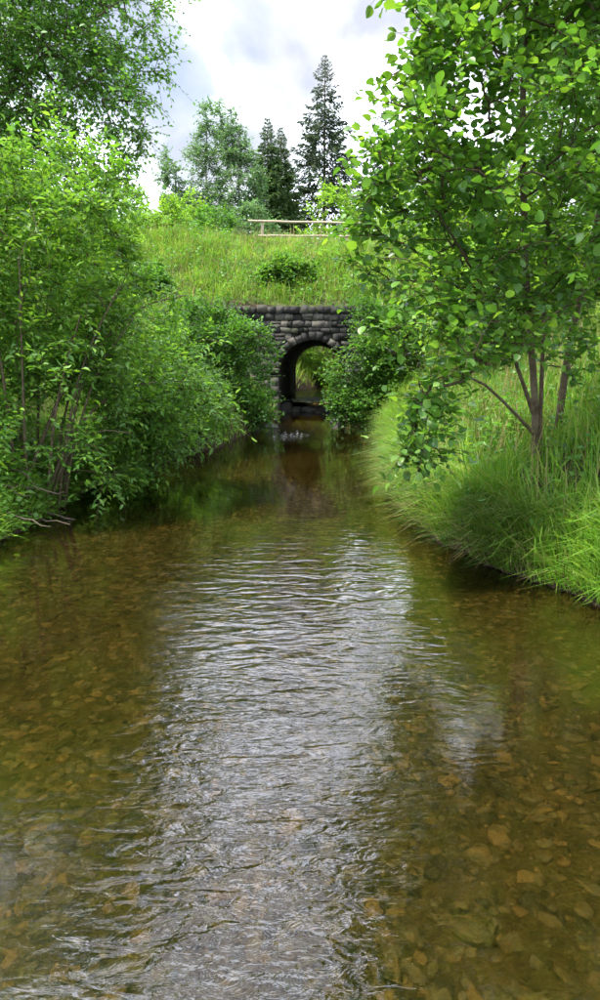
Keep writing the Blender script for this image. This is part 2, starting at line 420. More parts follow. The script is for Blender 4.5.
# ------------------------------------------------------------------ bridge of dark stone
BX, BR, SZ, FY, BY2 = 0.35, 0.97, 1.19, 21.0, 31.0     # arch centre, radius, springing, front and back
WX0, WX1, WTOP = -3.3, 3.7, 2.92
SKEW = 0.45          # the barrel runs a little to the right
bridge = thing('stone_bridge', 'dark stone culvert bridge with a round arch under the grassy embankment', 'bridge', (BX, FY, 0))
def arch_profile(n=22, r=BR, z0=-0.6):
    pts = [(-r, z0), (-r, SZ * .5), (-r, SZ)]
    for k in range(1, n):
        a = math.pi - math.pi * k / n
        pts.append((r * math.cos(a), SZ + r * math.sin(a)))
    pts += [(r, SZ), (r, SZ * .5), (r, z0)]
    return np.array(pts)
def bl(P):       # to the bridge's local frame
    return np.asarray(P, float) - np.array([BX, FY, 0])
def wall_core(y0, y1, sh=0.0):
    pr = arch_profile(24, BR + .02)
    xs = pr[:, 0] + BX + sh; zs = pr[:, 1]
    V, Q = [], []
    def quad(a, b, c, d):
        k = len(V); V.extend([a, b, c, d]); Q.append((k, k + 1, k + 2, k + 3))
    for (xa, za), (xb, zb) in zip(zip(xs[:-1], zs[:-1]), zip(xs[1:], zs[1:])):
        if abs(xa - xb) > 1e-6:
            for y in (y0, y1):
                quad((xa, y, za), (xb, y, zb), (xb, y, WTOP), (xa, y, WTOP))
        quad((xa, y0, za), (xb, y0, zb), (xb, y1, zb), (xa, y1, za))
    for a, b in ((WX0, xs[0]), (xs[-1], WX1)):
        for y in (y0, y1):
            quad((a, y, -.6), (b, y, -.6), (b, y, WTOP), (a, y, WTOP))
    quad((WX0, y0, WTOP), (WX1, y0, WTOP), (WX1, y1, WTOP), (WX0, y1, WTOP))
    quad((WX0, y0, -.6), (WX0, y1, -.6), (WX0, y1, WTOP), (WX0, y0, WTOP))
    quad((WX1, y0, -.6), (WX1, y1, -.6), (WX1, y1, WTOP), (WX1, y0, WTOP))
    return mesh_np('wall', bl(V), [np.array(Q)])
front = link('wall', wall_core(FY + .07, FY + .62), M['mortar'], bridge)
link('wall', wall_core(BY2 - .62, BY2 - .04, SKEW), M['mortar'], bridge)
# vault: rough courses running through
pr = arch_profile(26, BR + .03)
ys = np.arange(FY + .12, BY2 - .1, 0.16)
P = []
for k, (x, z) in enumerate(pr):
    for yv in ys:
        off = 0.05 * (vnoise(np.array(yv * 2.6 + (k // 2) * 7.3), np.array((k // 2) * 3.1), 6) - .5)
        nrm = np.array([x, max(z - SZ, 0)]); nrm = nrm / max(np.linalg.norm(nrm), 1e-6)
        P.append((BX + SKEW * (yv - FY) / (BY2 - FY) + x - nrm[0] * off, yv, z - nrm[1] * off))
i, j = np.meshgrid(np.arange(len(ys) - 1), np.arange(len(pr) - 1))
m_ = len(ys)
q = np.stack([j * m_ + i, j * m_ + i + 1, (j + 1) * m_ + i + 1, (j + 1) * m_ + i], -1).reshape(-1, 4)
link('vault', mesh_np('vault', bl(P), [q]), M['wallstone'], bridge)

def stone_mesh(poly, depth, bulge, inset):
    """poly: 4 (x,z) corners counter-clockwise, seen from the front; front at y=0 (towards -y)"""
    p = np.array(poly, float); c = p.mean(0)
    p = p + rng.normal(0, 0.012, p.shape)
    inn = c + (p - c) * (1 - inset) + rng.normal(0, 0.008, p.shape)
    V = []
    for a in p: V.append((a[0], depth, a[1]))
    for a in p: V.append((a[0], 0.012, a[1]))
    for a in inn: V.append((a[0], -bulge + rng.normal(0, .008), a[1]))
    V = np.array(V)
    Q = []
    for a in range(4):
        b = (a + 1) % 4
        Q.append((a, b, b + 4, a + 4)); Q.append((a + 4, b + 4, b + 8, a + 8))
    Q.append((8, 9, 10, 11))
    return V, np.array(Q)
def add_stone(name, poly, depth=.16, bulge=.02, inset=.22):
    V, Q = stone_mesh(poly, depth, bulge, inset)
    c = V.mean(0)
    o = link(name, mesh_np(name, V - c, [Q]), M['wallstone'], front)
    o.location = Vector(bl(c + np.array([0, FY, 0])))
    return o
# voussoirs and jambs
RO = BR + .20
nv = 17
for k in range(nv):
    a0 = math.pi - math.pi * (k + .06) / nv; a1 = math.pi - math.pi * (k + .94) / nv
    ro = RO + random.uniform(-.05, .09)
    poly = [(BX + BR * math.cos(a0), SZ + BR * math.sin(a0)), (BX + BR * math.cos(a1), SZ + BR * math.sin(a1)),
            (BX + ro * math.cos(a1), SZ + ro * math.sin(a1)), (BX + ro * math.cos(a0), SZ + ro * math.sin(a0))]
    add_stone('arch_stone', poly, .2, .012, .05)
zc = -.35
while zc < SZ - .05:
    h_ = min(random.uniform(.2, .3), SZ - zc)
    for sgn in (-1, 1):
        a, b = BX + sgn * BR, BX + sgn * (RO + random.uniform(-.06, .1))
        lo, hi = min(a, b), max(a, b)
        add_stone('jamb_stone', [(lo, zc + .01), (hi, zc + .01), (hi, zc + h_ - .012), (lo, zc + h_ - .012)], .2, .012, .05)
    zc += h_
# coursed rubble
zc = -.35
while zc < WTOP - .06:
    h_ = random.uniform(.14, .23)
    if WTOP - .03 - (zc + h_) < .1: h_ = WTOP - .03 - zc
    zm = zc + h_ / 2
    if zm < SZ: ex = RO + .05
    else:
        ex = math.sqrt(max(0, (RO + .04) ** 2 - (zm - SZ) ** 2)) if zm - SZ < RO + .04 else 0
    spans = [(WX0 + .02, WX1 - .02)] if ex < .12 else [(WX0 + .02, BX - ex), (BX + ex, WX1 - .02)]
    for a, b in spans:
        xx = a
        while xx < b - .04:
            w_ = random.uniform(.13, .36)
            if b - (xx + w_) < .12: w_ = b - xx
            g = .007
            if random.random() < .22 and h_ > .16 and w_ > .18:
                hm = zc + h_ * random.uniform(.4, .6)
                add_stone('stone', [(xx + g, zc + g), (xx + w_ - g, zc + g), (xx + w_ - g, hm - g * .6), (xx + g, hm - g * .6)], .14, random.uniform(.0, .012), .06)
                add_stone('stone', [(xx + g, hm + g * .6), (xx + w_ - g, hm + g * .6), (xx + w_ - g, zc + h_ - g), (xx + g, zc + h_ - g)], .14, random.uniform(.0, .012), .06)
                xx += w_
                continue
            add_stone('stone', [(xx + g, zc + g), (xx + w_ - g, zc + g), (xx + w_ - g, zc + h_ - g), (xx + g, zc + h_ - g)], .14, random.uniform(.0, .014), .06)
            xx += w_
    zc += h_
# upright coping stones
xx = WX0 - .05
while xx < WX1 + .05:
    w_ = random.uniform(.17, .30)
    hh = random.uniform(-.02, .02)
    V, Q = stone_mesh([(xx + .008, WTOP - .02), (xx + w_ - .008, WTOP - .02), (xx + w_ - .008, WTOP + .19 + hh), (xx + .008, WTOP + .19 + hh)], .5, .012, .05)
    # close the top
    c = V.mean(0)
    o = link('coping_stone', mesh_np('coping_stone', V - c, [Q]), M['wallstone'], front)
    o.location = Vector(bl(c + np.array([0, FY - .02, 0])))
    xx += w_

# ------------------------------------------------------------------ rail fence on the crest
fence = thing('rail_fence', 'weathered wooden rail fence on the crest of the grassy embankment', 'fence', (0.2, 27.0, float(emb(np.array(.2), np.array(27.)))))
def pole(name, a, b, r0, r1, parent, mat, sides=7, wob=0.006, segs=6):
    a = np.array(a, float); b = np.array(b, float)
    d = unit(b - a); ref = np.array([0, 0, 1.0]) if abs(d[2]) < .9 else np.array([1.0, 0, 0])
    s1 = unit(np.cross(d, ref)); s2 = np.cross(d, s1)
    V = []
    for k in range(segs + 1):
        t_ = k / segs
        c = a + (b - a) * t_ + rng.normal(0, wob, 3)
        r = r0 + (r1 - r0) * t_
        for q_ in range(sides):
            an = 2 * math.pi * q_ / sides
            V.append(c + (s1 * math.cos(an) + s2 * math.sin(an)) * r * (1 + rng.normal(0, .05)))
    Q = [(k * sides + q_, k * sides + (q_ + 1) % sides, (k + 1) * sides + (q_ + 1) % sides, (k + 1) * sides + q_) for k in range(segs) for q_ in range(sides)]
    off = np.array(parent.location) if parent else np.zeros(3)
    me = mesh_np(name, np.array(V) - off, [np.array(Q), np.array([list(range(sides))[::-1]]), np.array([list(range(segs * sides, (segs + 1) * sides))])], True)
    return link(name, me, mat, parent)
for px in (-1.36, 0.2, 1.66):
    zb = float(emb(np.array(px), np.array(27.0)))
    if px == 0.2: continue
    pole('post', (px, 27.0, zb - .3), (px + .01, 27.0, 6.47), .055, .05, fence, M['wood'])
pole('rail', (-1.85, 26.94, 6.47), (2.2, 26.94, 6.40), .042, .036, fence, M['wood'], segs=12)
pole('rail', (-1.50, 26.94, 5.98), (1.85, 26.94, 5.95), .034, .03, fence, M['wood'], segs=12)

# ------------------------------------------------------------------ leaves and plants
def tmpl(kind):
    if kind == 'round':
        V = [(0, 0, 0), (0, .34, -.03), (0, .68, -.035), (0, 1.03, -.08),
             (-.26, .13, .03), (-.41, .42, .06), (-.36, .72, .03), (-.17, .92, -.03),
             (.26, .13, .03), (.41, .42, .06), (.36, .72, .03), (.17, .92, -.03)]
        F = [(0, 1, 5, 4), (1, 2, 6, 5), (2, 3, 7, 6), (0, 8, 9, 1), (1, 9, 10, 2), (2, 10, 11, 3)]
    elif kind == 'lance':
        V = [(0, 0, 0), (0, .5, -.02), (0, 1, -.10), (-.17, .35, .05), (-.15, .68, .03), (.17, .35, .05), (.15, .68, .03)]
        F = [(0, 1, 4, 3), (0, 5, 6, 1), (1, 2, 4, 4), (1, 6, 2, 2)]
        F = [(0, 1, 3), (3, 1, 4), (4, 1, 2), (0, 5, 1), (5, 6, 1), (6, 2, 1)]
    elif kind == 'oval':
        V = [(0, 0, 0), (0, 1, -.08), (-.30, .45, .06), (.30, .45, .06)]
        F = [(0, 1, 2), (0, 3, 1)]
    elif kind == 'needle':
        V = [(0, 0, 0), (0, 1, 0), (-.13, .4, -.03), (.13, .4, -.03)]
        F = [(0, 1, 2), (0, 3, 1)]
    return np.array(V, float), np.array(F)
def frames(D, U):
    D = unit(D); Nn = unit(U - (U * D).sum(-1, keepdims=True) * D); X = np.cross(D, Nn)
    return X, D, Nn
def inst(kind, P, D, U, S, wid=None):
    T, F = tmpl(kind)
    X, Dn, Nn = frames(D, U)
    curl = rng.uniform(.4, 3.2, len(P)) * rng.choice([1, 1, 1, -.6], len(P))
    W = S if wid is None else wid
    V = P[:, None] + T[None, :, 0:1] * (X * W[:, None])[:, None] + T[None, :, 1:2] * (Dn * S[:, None])[:, None] + T[None, :, 2:3] * (Nn * (S * curl)[:, None])[:, None]
    Fi = F[None] + (np.arange(len(P)) * len(T))[:, None, None]
    return V.reshape(-1, 3), Fi.reshape(-1, F.shape[1])

def tubes(lines, sides=5):
    """lines: list of (points (n,3), radii (n))"""
    V, Q = [], []
    base = 0
    an = 2 * np.pi * np.arange(sides) / sides
    for P, R in lines:
        P = np.asarray(P, float); R = np.asarray(R, float)
        Tn = unit(np.gradient(P, axis=0))
        ref = np.array([0.31, 0.17, 0.93]) if abs(Tn[0][2]) < .85 else np.array([.95, .2, .1])
        A = unit(np.cross(Tn, ref)); B = np.cross(Tn, A)
        ring = P[:, None] + (A[:, None] * np.cos(an)[None, :, None] + B[:, None] * np.sin(an)[None, :, None]) * R[:, None, None]
        V.append(ring.reshape(-1, 3))
        n = len(P)
        i, j = np.meshgrid(np.arange(sides), np.arange(n - 1))
        i2 = (i + 1) % sides
        Q.append((np.stack([j * sides + i, j * sides + i2, (j + 1) * sides + i2, (j + 1) * sides + i], -1) + base).reshape(-1, 4))
        base += n * sides
    return np.concatenate(V), np.concatenate(Q)

def sample_env(ells, n, hollow=0.55, gap=0.0, gscale=1.2, seed=0):
    out = []
    vol = np.array([e[1][0] * e[1][1] * e[1][2] * (e[2] if len(e) > 2 else 1) for e in ells]); vol = vol / vol.sum()
    while len(out) < n:
        e = ells[rng.choice(len(ells), p=vol)]
        d = unit(rng.normal(size=3)); r = rng.random() ** (1 / 3.0)
        r = hollow + (1 - hollow) * r if rng.random() < .75 else r
        p = np.array(e[0]) + d * r * np.array(e[1])
        if gap > 0:
            g = vnoise(p[0] * gscale + p[2] * .7, p[1] * gscale + p[2] * gscale, seed + 20)
            if g < gap: continue
        if p[2] < float(top(p[0], p[1])) + .12 or (p[2] < 0.12): continue
        out.append(p)
    return np.array(out)

CAMP = np.array([0, 0, 1.6])
def in_frame(P):
    t_ = math.radians(11.1); s, c = math.sin(t_), math.cos(t_)
    d = P - CAMP
    f = d[:, 1] * c - d[:, 2] * s; u_ = d[:, 1] * s + d[:, 2] * c
    return (f > 0.3) & (np.abs(d[:, 0] / np.maximum(f, .01)) < .43) & (np.abs(u_ / np.maximum(f, .01)) < .71)

def broadleaf(name, label, cat, base, stems, ells, ncl, leaf='oval', size=.06, mat='bush', group=None, barkm='bark', twigs=4, per=6, tl=.35,
              hollow=.5, gap=0.0, gscale=1.2, droop=0.0, leaf_objs=0, r_tip=.0035, up=.25, seed=0, upn=.8, wid=1.0, pts=None, stem_r=(.03, .01), extra=None):
    base = np.array(base, float)
    root = thing(name, label, cat, tuple(base), group)
    nodes, par, rad = [], [], []
    stem_lines = []
    for st in stems:
        if isinstance(st, tuple): pl, ra = st
        else: pl, ra = st, stem_r
        pl = np.array(pl, float)
        # refine with a little wander
        seg = np.linalg.norm(np.diff(pl, axis=0), axis=1); L = np.concatenate([[0], np.cumsum(seg)])
        m = max(4, int(L[-1] / .22))
        tt = np.linspace(0, L[-1], m)
        pp = np.stack([np.interp(tt, L, pl[:, k]) for k in range(3)], -1)
        for _ in range(2):
            pp[1:-1] = (pp[:-2] + 2 * pp[1:-1] + pp[2:]) / 4
        wob = np.cumsum(rng.normal(0, .012, pp.shape), 0) * np.linspace(0, 1, m)[:, None]
        pp = pp + wob
        rr = np.linspace(ra[0], ra[1], m); rr[0] *= 1.25
        stem_lines.append((pp, rr))
        for k in range(m):
            if k > m * .12:
                nodes.append(pp[k]); rad.append(rr[k])
    A = sample_env(ells, ncl, hollow, gap, gscale, seed)
    if extra is not None: A = np.concatenate([A, extra])
    NP = np.zeros((len(nodes) + len(A) * 16, 3)); NP[:len(nodes)] = np.array(nodes); cnt = len(nodes)
    nst = cnt
    parent = np.full(len(NP), -1, int); need = np.zeros(len(NP)); need[:] = r_tip
    d0 = np.min(np.linalg.norm(A[:, None] - NP[None, :cnt], axis=-1), axis=1)
    A = A[np.argsort(d0)]
    branches = []
    for a in A:
        v = a - NP[:cnt]; d = np.linalg.norm(v, axis=1) + 1e-6
        cost = d * (1 + 0.9 * np.maximum(0, -v[:, 2] / d - droop)) + .05 * (np.arange(cnt) >= nst)
        k = int(np.argmin(cost)); L = d[k]
        p0 = NP[k]
        ctrl = p0 + (a - p0) * .5 + np.array([0, 0, up * L * .5]) + rng.normal(0, .06 * L, 3)
        m = int(np.clip(L / .16, 2, 14))
        ids = [k]
        for q_ in range(1, m + 1):
            t_ = q_ / m
            p = (1 - t_) ** 2 * p0 + 2 * t_ * (1 - t_) * ctrl + t_ * t_ * a + (rng.normal(0, .012, 3) if q_ < m else 0)
            NP[cnt] = p; parent[cnt] = ids[-1]; ids.append(cnt); cnt += 1
        branches.append(ids)
    # pipe model
    acc = np.zeros(cnt); ex = 2.2
    haschild = np.zeros(cnt, bool)
    R = np.zeros(cnt)
    for k in range(cnt - 1, nst - 1, -1):
        R[k] = max(acc[k] ** (1 / ex), r_tip)
        if parent[k] >= 0: acc[parent[k]] += R[k] ** ex
    lines = []
    for ids in branches:
        rr = np.array([R[i_] for i_ in ids]); k = ids[0]
        rr[0] = min(rr[1] * 1.1, rad[k] if k < nst else 1)
        if k < nst: rr = np.minimum(rr, rad[k] * .75)
        lines.append((NP[ids], rr))
    first = None
    for pl, rr in stem_lines:
        V, Q = tubes([(pl, rr)], 8)
        limb = first is not None and pl[0][2] > float(top(pl[0][0], pl[0][1])) + .2
        nm_ = 'limb' if limb else 'trunk'
        o = link(nm_, mesh_np(nm_, V - base, [Q], True), M[barkm], first if limb else root)
        first = first or o
    # twigs
    nb = len(branches)
    E = np.array([NP[b[-1]] for b in branches]); D = unit(np.array([NP[b[-1]] - NP[b[-2]] for b in branches]))
    S0 = np.array([NP[b[-1]] - NP[b[max(0, len(b) - 3)]] for b in branches])
    st = np.repeat(E, twigs, 0) - np.repeat(S0, twigs, 0) * rng.random((nb * twigs, 1)) * .9
    td = unit(np.repeat(D, twigs, 0) * .7 + rng.normal(0, .55, (nb * twigs, 3)) + np.array([0, 0, .12 - droop * .6]))
    ln = tl * rng.uniform(.55, 1.25, nb * twigs)
    sag = np.array([0, 0, -1.0]) * (ln * (.08 + .5 * droop))[:, None]
    en = st + td * ln[:, None] + sag
    mid = st + td * ln[:, None] * .5 + sag * .25
    # three-point twig tubes, vectorised
    X, Dn, Nn = frames(td, np.tile(np.array([[.2, .1, 1.0]]), (len(td), 1)))
    ang = 2 * np.pi * np.arange(3) / 3
    ring = (X[:, None] * np.cos(ang)[None, :, None] + Nn[:, None] * np.sin(ang)[None, :, None])
    TV = np.concatenate([st[:, None] + ring * r_tip * .9, mid[:, None] + ring * r_tip * .65, en[:, None] + ring * r_tip * .3], 1).reshape(-1, 3)
    fq = []
    for lv in range(2):
        for s_ in range(3):
            fq.append((lv * 3 + s_, lv * 3 + (s_ + 1) % 3, lv * 3 + 3 + (s_ + 1) % 3, lv * 3 + 3 + s_))
    TQ = (np.array(fq)[None] + (np.arange(len(td)) * 9)[:, None, None]).reshape(-1, 4)
    BV, BQ = tubes(lines, 5)
    o = link('branches', mesh_np('branches', np.concatenate([BV, TV]) - base, [BQ, TQ + len(BV)], True), M['twig'] if barkm == 'bark' else M[barkm], root, 'stuff')
    # leaves
    nt_ = len(td)
    t_ = (np.arange(per) + .6) / per
    t_ = np.tile(t_[None], (nt_, 1)) * rng.uniform(.9, 1.05, (nt_, 1)); t_[:, -1] = 1
    P = st[:, None] + td[:, None] * (ln[:, None] * t_)[..., None] + sag[:, None] * (t_ ** 2)[..., None]
    side = np.where((np.arange(per) % 2) == 0, 1., -1.)[None, :, None] * X[:, None]
    side[:, -1] *= .1
    LD = td[:, None] * .55 + side * .9 + rng.normal(0, .28, (nt_, per, 3)) + np.array([0, 0, -.12 - .5 * droop])
    LU = np.array([0, 0, upn]) + Nn[:, None] * .35 + rng.normal(0, .42, (nt_, per, 3))
    P = P.reshape(-1, 3); LD = LD.reshape(-1, 3); LU = LU.reshape(-1, 3)
    S = size * rng.uniform(.5, 1.2, len(P))
    ok = P[:, 2] > np.maximum(top(P[:, 0], P[:, 1]), 0) + .02
    P, LD, LU, S = P[ok], LD[ok], LU[ok], S[ok]
    if leaf_objs:
        pick = np.zeros(len(P), bool)
        dist = np.linalg.norm(P - CAMP, axis=1)
        X_, D_, N_ = frames(LD, LU)
        face = np.abs((N_ * unit(P - CAMP)).sum(-1))
        score = S / dist * (0.35 + face) * in_frame(P)
        order = np.argsort(-score)[:leaf_objs]
        pick[order] = True
        T, F = tmpl(leaf)
        T = T * np.array([wid, 1, 1])
        lm = mesh_np('leaf', T, [F]); lm.materials.append(M[mat])
        for k in order:
            cz = float(rng.uniform(.4, 3.2))
            lo = bpy.data.objects.new('leaf', lm)
            m4 = Matrix.Identity(4)
            for r_ in range(3):
                m4[r_][0] = X_[k][r_] * S[k]; m4[r_][1] = D_[k][r_] * S[k]; m4[r_][2] = N_[k][r_] * S[k] * cz
                m4[r_][3] = P[k][r_] - base[r_]
            lo.parent = root
            lo.matrix_local = m4
            col.objects.link(lo)
        P, LD, LU, S = P[~pick], LD[~pick], LU[~pick], S[~pick]
    V, F = inst(leaf, P, LD, LU, S, S * wid)
    link('foliage', mesh_np('foliage', V - base, [F]), M[mat], root, 'stuff')
    return root

def spruce(name, label, x, y, H, W, mat, seed, dens=1.0, trunk_r=.22, group=None, zbase=None):
    r = np.random.default_rng(seed)
    zb = float(top(x, y)) - .1
    root = thing(name, label, 'tree', (x, y, zb), group)
    tp = np.array([[0, 0, 0], [.03, 0, H * .3], [0, .04, H * .6], [0, 0, H]]); 
    tt = np.linspace(0, 1, 14)
    P = np.stack([np.interp(tt, [0, .3, .6, 1], tp[:, k]) for k in range(3)], -1)
    V, Q = tubes([(P, trunk_r * (1 - tt) ** .9 + .004)], 8)
    link('trunk', mesh_np('trunk', V, [Q], True), M['bark'], root)
    lines, NPs, ND, NU, NS = [], [], [], [], []
    z = H * .06
    while z < H * .985:
        fr = z / H
        L0 = W * (1 - fr) ** .95 * (1.0 if fr > .12 else .8) + .05
        nbr = int(r.integers(4, 7)) if fr < .9 else 4
        a0 = r.random() * 6.28
        for k in range(nbr):
            a = a0 + 6.28 * k / nbr + r.normal(0, .2)
            L = L0 * r.uniform(.70, 1.12)
            o = np.array([math.cos(a), math.sin(a), 0])
            s = np.linspace(0, 1, 7)
            dr = (0.08 - .42 * (1 - fr)) * L
            pz = z + dr * s ** 1.1 + .34 * L * (1 - fr * .3) * np.maximum(0, s - .45) ** 2 * 1.2 + (0.55 * L * s if fr > .88 else 0)
            pts = o[None] * (L * s)[:, None] + np.array([0, 0, 1.0])[None] * pz[:, None]
            lines.append((pts, .03 * (L / W + .25) * (1 - s) + .006))
            side = np.array([-o[1], o[0], 0])
            nn = int((16 + L * 30) * dens)
            t = r.uniform(.12, 1.0, nn) ** .8
            base = np.stack([np.interp(t, s, pts[:, q_]) for q_ in range(3)], -1)
            lat = r.choice([-1, 1], nn) * r.uniform(0, 1, nn) * (.30 * L * (1.05 - t) + .08)
            drop = -r.uniform(0, 1, nn) * (.10 + .10 * L) * (t > .15)
            ps = base + side[None] * lat[:, None] + np.array([0, 0, 1.0])[None] * (drop * np.abs(lat) / (.3 * L + .08) + .0)[:, None]
            NPs.append(ps)
            ND.append(o[None] * r.uniform(.3, 1, (nn, 1)) + side[None] * np.sign(lat)[:, None] * r.uniform(.2, .9, (nn, 1)) + np.array([0, 0, 1.0])[None] * r.uniform(-1.0, .15, (nn, 1)))
            NU.append(np.array([0, 0, 1.0])[None] + r.normal(0, .5, (nn, 3)))
            NS.append(r.uniform(.18, .44, nn) * (.55 + .45 * min(1, L / 1.2)) * min(1.0, .45 + 1.9 * (1 - fr)))
        z += r.uniform(.26, .42) * (1.15 - .5 * fr) * H / 20 * 1.1 + .06
    V, Q = tubes(lines, 4)
    link('branches', mesh_np('branches', V, [Q], True), M['twig'], root, 'stuff')
    Pn, Dn_, Un, Sn = (np.concatenate(a) for a in (NPs, ND, NU, NS))
    V, F = inst('needle', Pn, Dn_, Un, Sn, Sn * 1.1)
    link('foliage', mesh_np('foliage', V, [F]), M[mat], root, 'stuff')
    return root

def blades(name, label, X, Y, H, W, mat, zf=top, lean=None, bend=(.2, .9), z0=-.02, segs=4, minz=None, cat='grass', parent=None):
    n = len(X)
    Z = zf(X, Y) + z0
    B = np.stack([X, Y, Z], -1)
    az = rng.uniform(0, 2 * np.pi, n)
    dr = np.stack([np.cos(az), np.sin(az), np.zeros(n)], -1)
    if lean is not None: dr = unit(dr + lean)
    bd = rng.uniform(bend[0], bend[1], n)
    ts = np.array([0, .35, .7, 1.0]) if segs == 4 else np.array([0, .55, 1.0])
    wd = np.array([.8, 1.0, .7, 0]) if segs == 4 else np.array([1, .8, 0])
    sd = np.stack([-np.sin(az + .5), np.cos(az + .5), np.zeros(n)], -1)
    rows = []
    for t_, w_ in zip(ts, wd):
        c = B + np.array([0, 0, 1.0])[None] * (H * (t_ - .55 * bd * t_ ** 2.2))[:, None] + dr * (H * bd * t_ ** 1.8 * .75)[:, None]
        if minz is not None: c[:, 2] = np.maximum(c[:, 2], minz + .004 * rng.random(n))
        if w_ > 0:
            rows.append(c - sd * (W * w_ / 2)[:, None]); rows.append(c + sd * (W * w_ / 2)[:, None])
        else:
            rows.append(c)
    k = len(rows)
    V = np.stack(rows, 1).reshape(-1, 3)
    F = []
    nl = (k - 1) // 2
    for a in range(nl - 1):
        F += [(2 * a, 2 * a + 1, 2 * a + 3), (2 * a, 2 * a + 3, 2 * a + 2)]
    F.append((2 * nl - 2, 2 * nl - 1, k - 1))
    Fi = (np.array(F)[None] + (np.arange(n) * k)[:, None, None]).reshape(-1, 3)
    o = link(name, mesh_np(name, V, [Fi]), M[mat], parent, 'stuff')
    if parent is None:
        o['label'] = label; o['category'] = cat
    return o

def scatter(n, x0, x1, y0, y1, clump=0.0, cs=2.0, seed=0, water=.03, side=0):
    X = rng.uniform(x0, x1, n * 3); Y = rng.uniform(y0, y1, n * 3)
    lx, rx = edges(Y)
    s = np.maximum(lx - X, X - rx)
    over = (Y > 21.25) & (Y < 30.6)
    ok = (s > water) | over
    ok &= ~((Y > 20.9) & (Y < 21.3) & (X > WX0) & (X < WX1))
    ok &= ~((Y > 30.3) & (Y < 31.2) & (X > WX0) & (X < WX1))
    if side: ok &= ((X - rx) > 0) if side > 0 else ((lx - X) > 0)
    if clump: ok &= rng.random(len(X)) < (1 - clump) + clump * 1.6 * vnoise(X * cs, Y * cs, seed)
    return X[ok][:n], Y[ok][:n]

def on(x, y, dz=0.0):
    return (x, y, float(top(x, y)) + dz)
def fan(x, y, n, spread, h, r=(.025, .008), lean=(0, 0), jit=.12):
    """several stems rising from one stool"""
    out = []
    for k in range(n):
        a = 2 * math.pi * (k + rng.random() * .6) / n
        b = np.array(on(x + math.cos(a) * jit, y + math.sin(a) * jit, -.08))
        t_ = np.array([x + math.cos(a) * spread + lean[0], y + math.sin(a) * spread + lean[1], b[2] + h * rng.uniform(.75, 1.05)])
        m1 = b + (t_ - b) * np.array([.22, .22, .42])
        m2 = b + (t_ - b) * np.array([.55, .55, .75])
        out.append(([b, m1, m2, t_], r))
    return out

# ---- the alder on the right bank
al = [([(2.09, 6.3, .62), (2.05, 6.27, 1.3), (1.90, 6.2, 2.1), (1.74, 6.0, 3.2), (1.66, 5.8, 5.3), (1.7, 5.8, 7.0)], (.034, .012)),
      ([(2.14, 6.33, .62), (2.10, 6.3, 1.5), (2.06, 6.28, 2.6), (2.15, 6.2, 4.6)], (.022, .009)),
      ([(2.42, 6.75, .75), (2.46, 6.7, 1.7), (2.57, 6.5, 2.9), (2.76, 6.4, 4.3), (2.85, 6.3, 5.6), (2.75, 6.2, 7.2)], (.036, .013)),
      ([(2.62, 6.6, .8), (2.95, 6.3, 1.9), (3.05, 6.0, 3.2), (3.1, 5.8, 4.6)], (.028, .010)),
      ([(2.07, 6.28, .95), (1.65, 6.0, 1.32), (1.25, 5.65, 1.55), (.92, 5.3, 1.40)], (.016, .006)),
      ([(2.03, 6.25, 1.15), (1.6, 5.9, 1.9), (1.15, 5.5, 2.4), (.75, 5.2, 2.75)], (.018, .006))]
broadleaf('alder_tree', 'multi-stemmed young tree with large round glossy leaves on the grassy bank', 'tree', (2.2, 6.4, float(top(2.2, 6.4))), al,
          [((1.75, 5.5, 3.25), (1.05, 1.0, 1.45)), ((1.05, 5.3, 2.75), (.68, .7, .85), 1.5), ((.98, 5.15, 1.75), (.42, .45, .55), 2.6), ((.88, 5.05, 1.12), (.2, .22, .28), 14),
           ((2.65, 5.7, 3.35), (1.0, 1.1, 1.35), .8), ((1.9, 5.7, 5.0), (1.25, 1.2, 1.3)), ((2.1, 5.9, 6.6), (.9, .9, 1.0), .6), ((1.05, 5.2, 5.0), (.7, .8, .8), .9), ((1.55, 5.2, 2.05), (.7, .5, .5), 1.2), ((2.75, 6.0, 1.85), (.75, .6, .55), .9), ((.62, 5.2, 2.55), (.33, .4, .5), 2.0), ((.85, 5.3, 3.7), (.4, .5, .6), 1.5)],
          1000, 'round', .070, 'alder', twigs=5, per=5, tl=.25, hollow=.35, gap=.10, gscale=2.2, leaf_objs=300, r_tip=.0035, up=.15, upn=.75)

